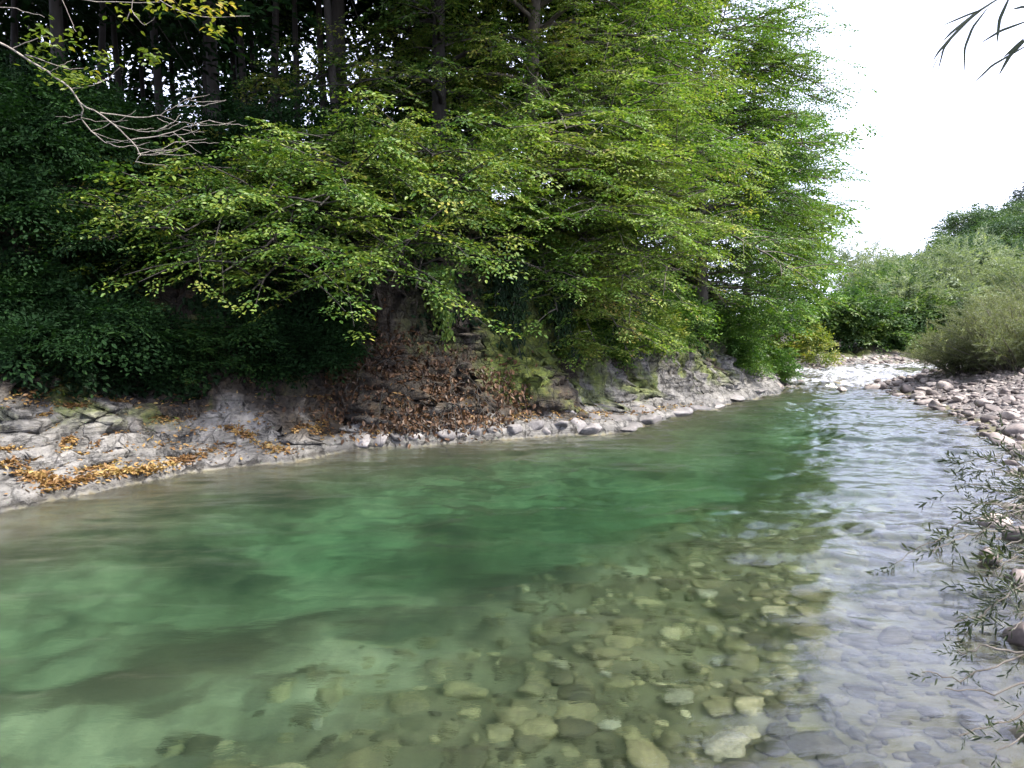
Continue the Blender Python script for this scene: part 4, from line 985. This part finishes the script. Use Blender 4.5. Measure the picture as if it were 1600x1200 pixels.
# ------------------------------------------------------------------ right bank and far vegetation
def shrub_px(name, label, px, Y, R, H, mat, seed, **kw):
    x = (px - 800) / F * Y; return make_shrub(name, label, 'shrub', (x, Y, Hz(x, Y) - .1), R, H, mat, seed, **kw)
def round_px(name, label, cat, px, Y, R, H, mat, seed, **kw):
    x = (px - 800) / F * Y; return make_round(name, label, cat, (x, Y, Hz(x, Y) - .1), R, H, mat, seed, **kw)
shrub_px('willow_shrub', 'olive-grey willow shrub sprawling over the gravel bar at the right edge', 1600, 21, 2.6, 2.0, M_olive, 401, nst=190, per=16, wl=.5, arch=.3, up=.25)
shrub_px('willow_shrub', 'low brownish willow shrub leaning toward the rapids', 1515, 22.5, 1.8, 1.15, M_olive, 402, nst=100, per=14, wl=.45, arch=.3, up=.2)
shrub_px('willow_shrub', 'tall olive willow shrub behind the sprawling one, cut by the right edge', 1665, 24, 3.0, 2.9, M_olive, 403, nst=170, per=15, wl=.55, arch=.35, up=.3)
round_px('willow_tree', 'rounded pale grey-green willow on the right in front of the wooded hill', 'tree', 1530, 38, 3.6, 4.3, M_willow, 411, n=2550, protos=WAND_LITE, s=.68, lumps=13)
round_px('willow_tree', 'light green willow left of the rounded pale one', 'tree', 1440, 41, 2.8, 3.7, M_fargrn, 412, n=1870, protos=WAND_LITE, s=.68, lumps=11)
round_px('willow_tree', 'hazy silver willow in the gap beyond the last hornbeam', 'tree', 1350, 50, 3.6, 5.4, M_willow, 413, n=2040, protos=WAND_LITE, s=.75, lumps=12)
round_px('poplar', 'thin silvery poplar with a spiky top in the sky gap', 'tree', 1390, 62, 1.7, 6.6, M_willow, 414, n=714, protos=WAND_LITE, s=.75, lumps=9, lift=.5)
round_px('willow_tree', 'grey-green willow behind the dense bush at the end of the river', 'tree', 1400, 44, 2.4, 3.4, M_fargrn, 418, n=1530, protos=WAND_LITE, s=.68, lumps=10)
round_px('bush', 'dense dark green bush at the end of the river above the rapids', 'bush', 1360, 35.5, 2.0, 2.8, M_fargrn, 415, n=900, s=.65, lumps=12, lift=.12, trunk=False)
round_px('bush', 'green bush right of the dense one behind the white water', 'bush', 1430, 36.5, 1.8, 2.4, M_fargrn, 416, n=800, s=.65, lumps=12, lift=.12, trunk=False)
round_px('bush', 'yellow-green bush beside the dark rock left of the rapids', 'bush', 1255, 30.5, 1.0, 1.3, M_yellow, 417, n=420, s=.45, lumps=9, lift=.15, trunk=False)
round_px('bush', 'green bush left of the dense one under the last hornbeam', 'bush', 1300, 35, 1.7, 2.7, M_fargrn, 419, n=700, s=.65, lumps=11, lift=.12, trunk=False)
round_px('bush', 'pale bush half hidden by the olive willow at the end of the river', 'bush', 1500, 36, 2.0, 2.6, M_willow, 420, n=700, s=.65, lumps=11, lift=.12, trunk=False)
# wooded hill
HL = 'trees on the far wooded hill'
proto = [round_px('hill_tree', 'x', 'tree', 1500 + 40 * i, 105 + i * 6, 4.4, 9, M_far, 430 + i, n=620, s=1.5, lumps=9, group=HL) for i in range(3)]
hill = [(1440, 100, .6), (1465, 104, .7), (1488, 108, .8), (1510, 112, .95), (1535, 116, 1.0), (1560, 112, 1.0), (1585, 118, 1.05), (1455, 92, .6), (1482, 94, .7), (1505, 96, .75), (1530, 98, .8), (1555, 96, .8), (1580, 98, .85), (1605, 100, .9), (1545, 86, .7), (1575, 84, .7), (1600, 86, .8), (1425, 96, .5), (1620, 115, 1.0)]
for i, (px, Y, s) in enumerate(hill):
    x = (px - 800) / F * Y; lab = f'broad-leaved tree on the far wooded hill, {ORD[i]} of them as they climb to the right'
    if i < 3:
        c = proto[i]; c.location = (x, Y, Hz(x, Y) - .3); c.scale = (s, s, s); c['label'] = lab
    else: copy_thing(proto[i % 3], (x, Y, Hz(x, Y) - .3), i * 1.9, s, lab, HL)
round_px('red_tree', 'reddish brown autumn tree at the right edge below the hill', 'tree', 1612, 60, 1.5, 4.6, M_red, 450, n=380, s=.8)
round_px('dark_conifer', 'dark conifer at the top right corner of the hill', 'tree', 1615, 120, 4, 13, M_conif, 451, n=700, s=1.5, lumps=12, lift=.2)

# ------------------------------------------------------------------ willow sprigs at the right foreground
def sprig(label, curves, seed, per=11, wl=.3):
    rng = np.random.default_rng(seed); c0 = P(*curves[0][0])
    t = thing('willow_sprig', label, 'willow', c0, 'willow sprigs over the right shallows')
    pl, SP, SD, SN, SS = [], [], [], [], []
    for cu in curves:
        q = np.array([P(*c) for c in cu]) - c0; n = len(q); u = np.linspace(0, n - 1, (n - 1) * 5 + 1)
        q = np.stack([np.interp(u, np.arange(n), q[:, c]) for c in range(3)], 1) + rng.normal(0, .006, (len(u), 3))
        pl.append((q, .006 * (1 - .7 * np.linspace(0, 1, len(u))) + .001))
        T = np.gradient(q, axis=0)
        for _ in range(per):
            k = rng.integers(1, len(q)); SP.append(q[k]); SD.append(unit(T[k]) + rng.normal(0, .55, 3) + np.array([0, 0, .1])); SN.append(rng.normal(0, 1, 3)); SS.append(wl * rng.uniform(.5, 1.1))
    V, Fc = tubes(pl, 5); obj('stem', mesh('stem', V, [Fc]), M_bark, t)
    V, Fc = stamp(WAND_S, SP, SD, SN, SS, rng); obj('foliage', mesh('foliage', V, [Fc], False), M_sprig, t)
WAND_S = [make_wand(_r, leaf=.3, n=13, tpl=LV * np.array([1, .42, .5]), spread=.8) for _ in range(6)]
sprig('dense willow sprig tuft at the right edge, topmost above the shallows', [[(1680, 790, 7.0), (1610, 750, 7.2), (1540, 715, 7.4), (1490, 725, 7.4)], [(1680, 790, 7.0), (1600, 730, 7.4), (1560, 690, 7.6)], [(1680, 790, 7), (1590, 765, 7.2), (1520, 755, 7.2), (1480, 770, 7.2)], [(1680, 790, 7.3), (1620, 735, 7.8), (1585, 690, 8.0)], [(1680, 790, 6.7), (1600, 775, 6.8), (1545, 770, 6.8)], [(1680, 790, 7), (1580, 740, 7.2), (1530, 735, 7.2)]], 1, per=11)
sprig('long thin willow twig reaching left over the water from the right edge', [[(1680, 835, 6.0), (1600, 828, 5.9), (1500, 835, 5.8), (1450, 850, 5.7), (1398, 880, 5.5)], [(1600, 828, 5.9), (1540, 805, 6.0), (1490, 820, 6), (1470, 845, 6)], [(1620, 830, 6), (1560, 790, 6.2), (1500, 780, 6.3)], [(1510, 835, 5.8), (1480, 850, 5.6), (1455, 862, 5.5)]], 2, per=6, wl=.26)
sprig('bushy willow sprig hanging at the right edge between the stones', [[(1690, 850, 5.4), (1620, 860, 5.2), (1570, 880, 5.1), (1535, 915, 5.0)], [(1690, 850, 5.4), (1610, 840, 5.4), (1560, 855, 5.3), (1530, 880, 5.2)], [(1690, 850, 5.2), (1620, 880, 5.0), (1590, 910, 4.9), (1570, 945, 4.8)], [(1690, 850, 5.4), (1620, 850, 5.4), (1580, 870, 5.3), (1545, 870, 5.2)]], 3, per=8, wl=.28)
sprig('lowest willow twig dipping into the water at the right', [[(1700, 880, 4.6), (1600, 910, 4.5), (1550, 945, 4.4), (1500, 1000, 4.3)], [(1560, 938, 4.4), (1530, 965, 4.35), (1490, 972, 4.3)], [(1700, 880, 4.4), (1640, 925, 4.3), (1600, 960, 4.2), (1585, 985, 4.15)]], 4, per=7, wl=.24)

sprig('added willow twigs standing in for reflected twigs at the bottom right', [[(1720, 960, 3.7), (1640, 1000, 3.6), (1570, 1035, 3.55), (1500, 1062, 3.5), (1440, 1050, 3.5)], [(1720, 1010, 3.4), (1620, 1060, 3.3), (1550, 1085, 3.3), (1480, 1075, 3.3)], [(1720, 1060, 3.2), (1640, 1100, 3.15), (1560, 1130, 3.1), (1500, 1150, 3.05)], [(1600, 1020, 3.55), (1540, 1010, 3.6), (1500, 1020, 3.6)], [(1720, 1090, 3.0), (1620, 1140, 2.95), (1560, 1170, 2.9)]], 5, per=6, wl=.14)  # added twigs modelled where the water only mirrors the sprigs above
sprig('dark leafy willow sprig right of the long twig, cut by the right edge', [[(1720, 790, 6.2), (1620, 790, 6.1), (1560, 810, 6.0), (1520, 845, 5.9)], [(1720, 760, 6.4), (1640, 760, 6.3), (1580, 785, 6.2), (1550, 800, 6.2)], [(1720, 900, 5.0), (1640, 905, 4.9), (1590, 925, 4.8), (1560, 930, 4.8)]], 6, per=8, wl=.26)
# near willow leaves at the top right corner
def corner():
    D = 1.35; c0 = P(1700, -60, D)
    t = thing('willow_branch', 'dark narrow willow leaves hanging into the sky at the top right corner', 'willow', c0)
    Q = lambda x, y, dd=0: P(800 + x / 2, y / 2, D + dd) - c0
    tw = [[(1700, -90), (1600, -40), (1540, -15), (1490, 15)], [(1800, 40), (1700, 60), (1600, 70)], [(1800, 60), (1700, 90), (1620, 115)]]
    pl = [(np.array([Q(*p) for p in c]), np.linspace(.0022, .001, len(c))) for c in tw]
    V, Fc = tubes(pl, 6); obj('stem', mesh('stem', V, [Fc]), M_darkbark, t)
    lv = [([(1500, 5), (1430, 60), (1380, 110), (1335, 160), (1314, 192)], 9), ([(1490, 20), (1440, 85), (1415, 150), (1413, 236)], 8), ([(1480, 25), (1420, 48), (1340, 82)], 6), ([(1560, -20), (1525, 60), (1515, 140)], 11), ([(1620, 62), (1530, 95), (1462, 136)], 8),
          ([(1620, 110), (1560, 170), (1520, 238)], 13), ([(1630, 130), (1500, 205), (1442, 262)], 7), ([(1400, 85), (1350, 150), (1330, 226)], 6), ([(1560, -30), (1450, 40), (1375, 100), (1345, 130)], 8), ([(1600, 120), (1570, 150), (1535, 180)], 9), ([(1640, 40), (1600, 20), (1560, 30)], 8), ([(1350, 150), (1318, 205), (1311, 245)], 3)]
    Vs, Fs, off = [], [], 0
    for i, (c, w) in enumerate(lv):
        c = np.array(c, float); n = 14; u = np.linspace(0, len(c) - 1, n)
        x = np.interp(u, np.arange(len(c)), c[:, 0]); y = np.interp(u, np.arange(len(c)), c[:, 1])
        p = np.array([Q(a, b, .03 * math.sin(i * 2.1) + .02 * k / n) for k, (a, b) in enumerate(zip(x, y))])
        tg = np.gradient(p, axis=0); tg /= np.linalg.norm(tg, axis=1, keepdims=True)
        sd = np.cross(tg, np.array([.25 * math.sin(i), 1, .15])); sd /= np.linalg.norm(sd, axis=1, keepdims=True)
        ww = w / 2 / F * D * .5 * np.sin(np.linspace(.12, PI, n)) ** .7
        up_ = np.cross(sd, tg)
        Vs.append(np.concatenate([p + sd * ww[:, None] + up_ * ww[:, None] * .4, p, p - sd * ww[:, None] + up_ * ww[:, None] * .4]))
        k = np.arange(n - 1)
        Fs.append(np.concatenate([np.stack([k, k + 1, n + k + 1, n + k], 1), np.stack([n + k, n + k + 1, 2 * n + k + 1, 2 * n + k], 1)]) + off); off += 3 * n
    obj('foliage', mesh('foliage', np.concatenate(Vs), [np.concatenate(Fs)]), M_nearleaf, t)
corner()

# ------------------------------------------------------------------ light
sun_dir = np.array([.56, -.22, .80]); sun_dir = sun_dir / np.linalg.norm(sun_dir)
elev = math.asin(sun_dir[2]); azim = math.atan2(sun_dir[0], sun_dir[1])
ld_ = bpy.data.lights.new('sun', 'SUN'); ld_.energy = 5.0; ld_.angle = math.radians(7); ld_.color = (1, .94, .84)
so = bpy.data.objects.new('sun', ld_); COL.objects.link(so)
so.rotation_euler = Vector(sun_dir).to_track_quat('Z', 'Y').to_euler(); so.location = (20, -10, 40)
w = bpy.data.worlds.new('World'); scene.world = w; w.use_nodes = True
nt = w.node_tree; nt.nodes.clear()
out = nd(nt, 'ShaderNodeOutputWorld')
sky = nd(nt, 'ShaderNodeTexSky', sky_type='NISHITA', sun_disc=False, sun_elevation=elev, sun_rotation=azim)
sky.dust_density = 2.0
b1 = nd(nt, 'ShaderNodeBackground', Strength=.12); nt.links.new(sky.outputs[0], b1.inputs[0])
tc = nd(nt, 'ShaderNodeTexCoord')
mp = nd(nt, 'ShaderNodeMapping'); mp.inputs['Scale'].default_value = (1, 1, 2.4); nt.links.new(tc.outputs['Generated'], mp.inputs[0])
n1 = nd(nt, 'ShaderNodeTexNoise', Scale=3.2, Detail=6.0, Roughness=.6); nt.links.new(mp.outputs[0], n1.inputs['Vector'])
cl = nd(nt, 'ShaderNodeBackground', Color=(.72, .76, 1.0, 1))
# thin cloud glows brighter round the veiled sun
vd = nd(nt, 'ShaderNodeVectorMath', operation='DOT_PRODUCT'); nt.links.new(tc.outputs['Generated'], vd.inputs[0]); vd.inputs[1].default_value = tuple(sun_dir)
glow = math_(nt, 'POWER', math_(nt, 'MAXIMUM', vd.outputs['Value'], 0.0), 2.5)
nt.links.new(math_(nt, 'ADD', math_(nt, 'MULTIPLY', glow, .4), 1.35), cl.inputs['Strength'])
mx = nd(nt, 'ShaderNodeMixShader'); nt.links.new(mapr(nt, n1.outputs[0], .3, .68, .5, .97), mx.inputs[0])
nt.links.new(b1.outputs[0], mx.inputs[1]); nt.links.new(cl.outputs[0], mx.inputs[2]); nt.links.new(mx.outputs[0], out.inputs[0])

# ------------------------------------------------------------------ render settings
scene.render.engine = 'CYCLES'
scene.view_settings.view_transform = 'Standard'; scene.view_settings.look = 'None'
scene.view_settings.exposure = 1.42; scene.view_settings.gamma = 1.0
cy = scene.cycles
cy.use_denoising = True; cy.use_light_tree = False; cy.adaptive_threshold = .02
cy.max_bounces = 8; cy.diffuse_bounces = 2; cy.glossy_bounces = 3; cy.transmission_bounces = 6; cy.transparent_max_bounces = 4; cy.volume_bounces = 2
cy.caustics_reflective = False; cy.caustics_refractive = True; cy.blur_glossy = .5
cy.sample_clamp_indirect = 6
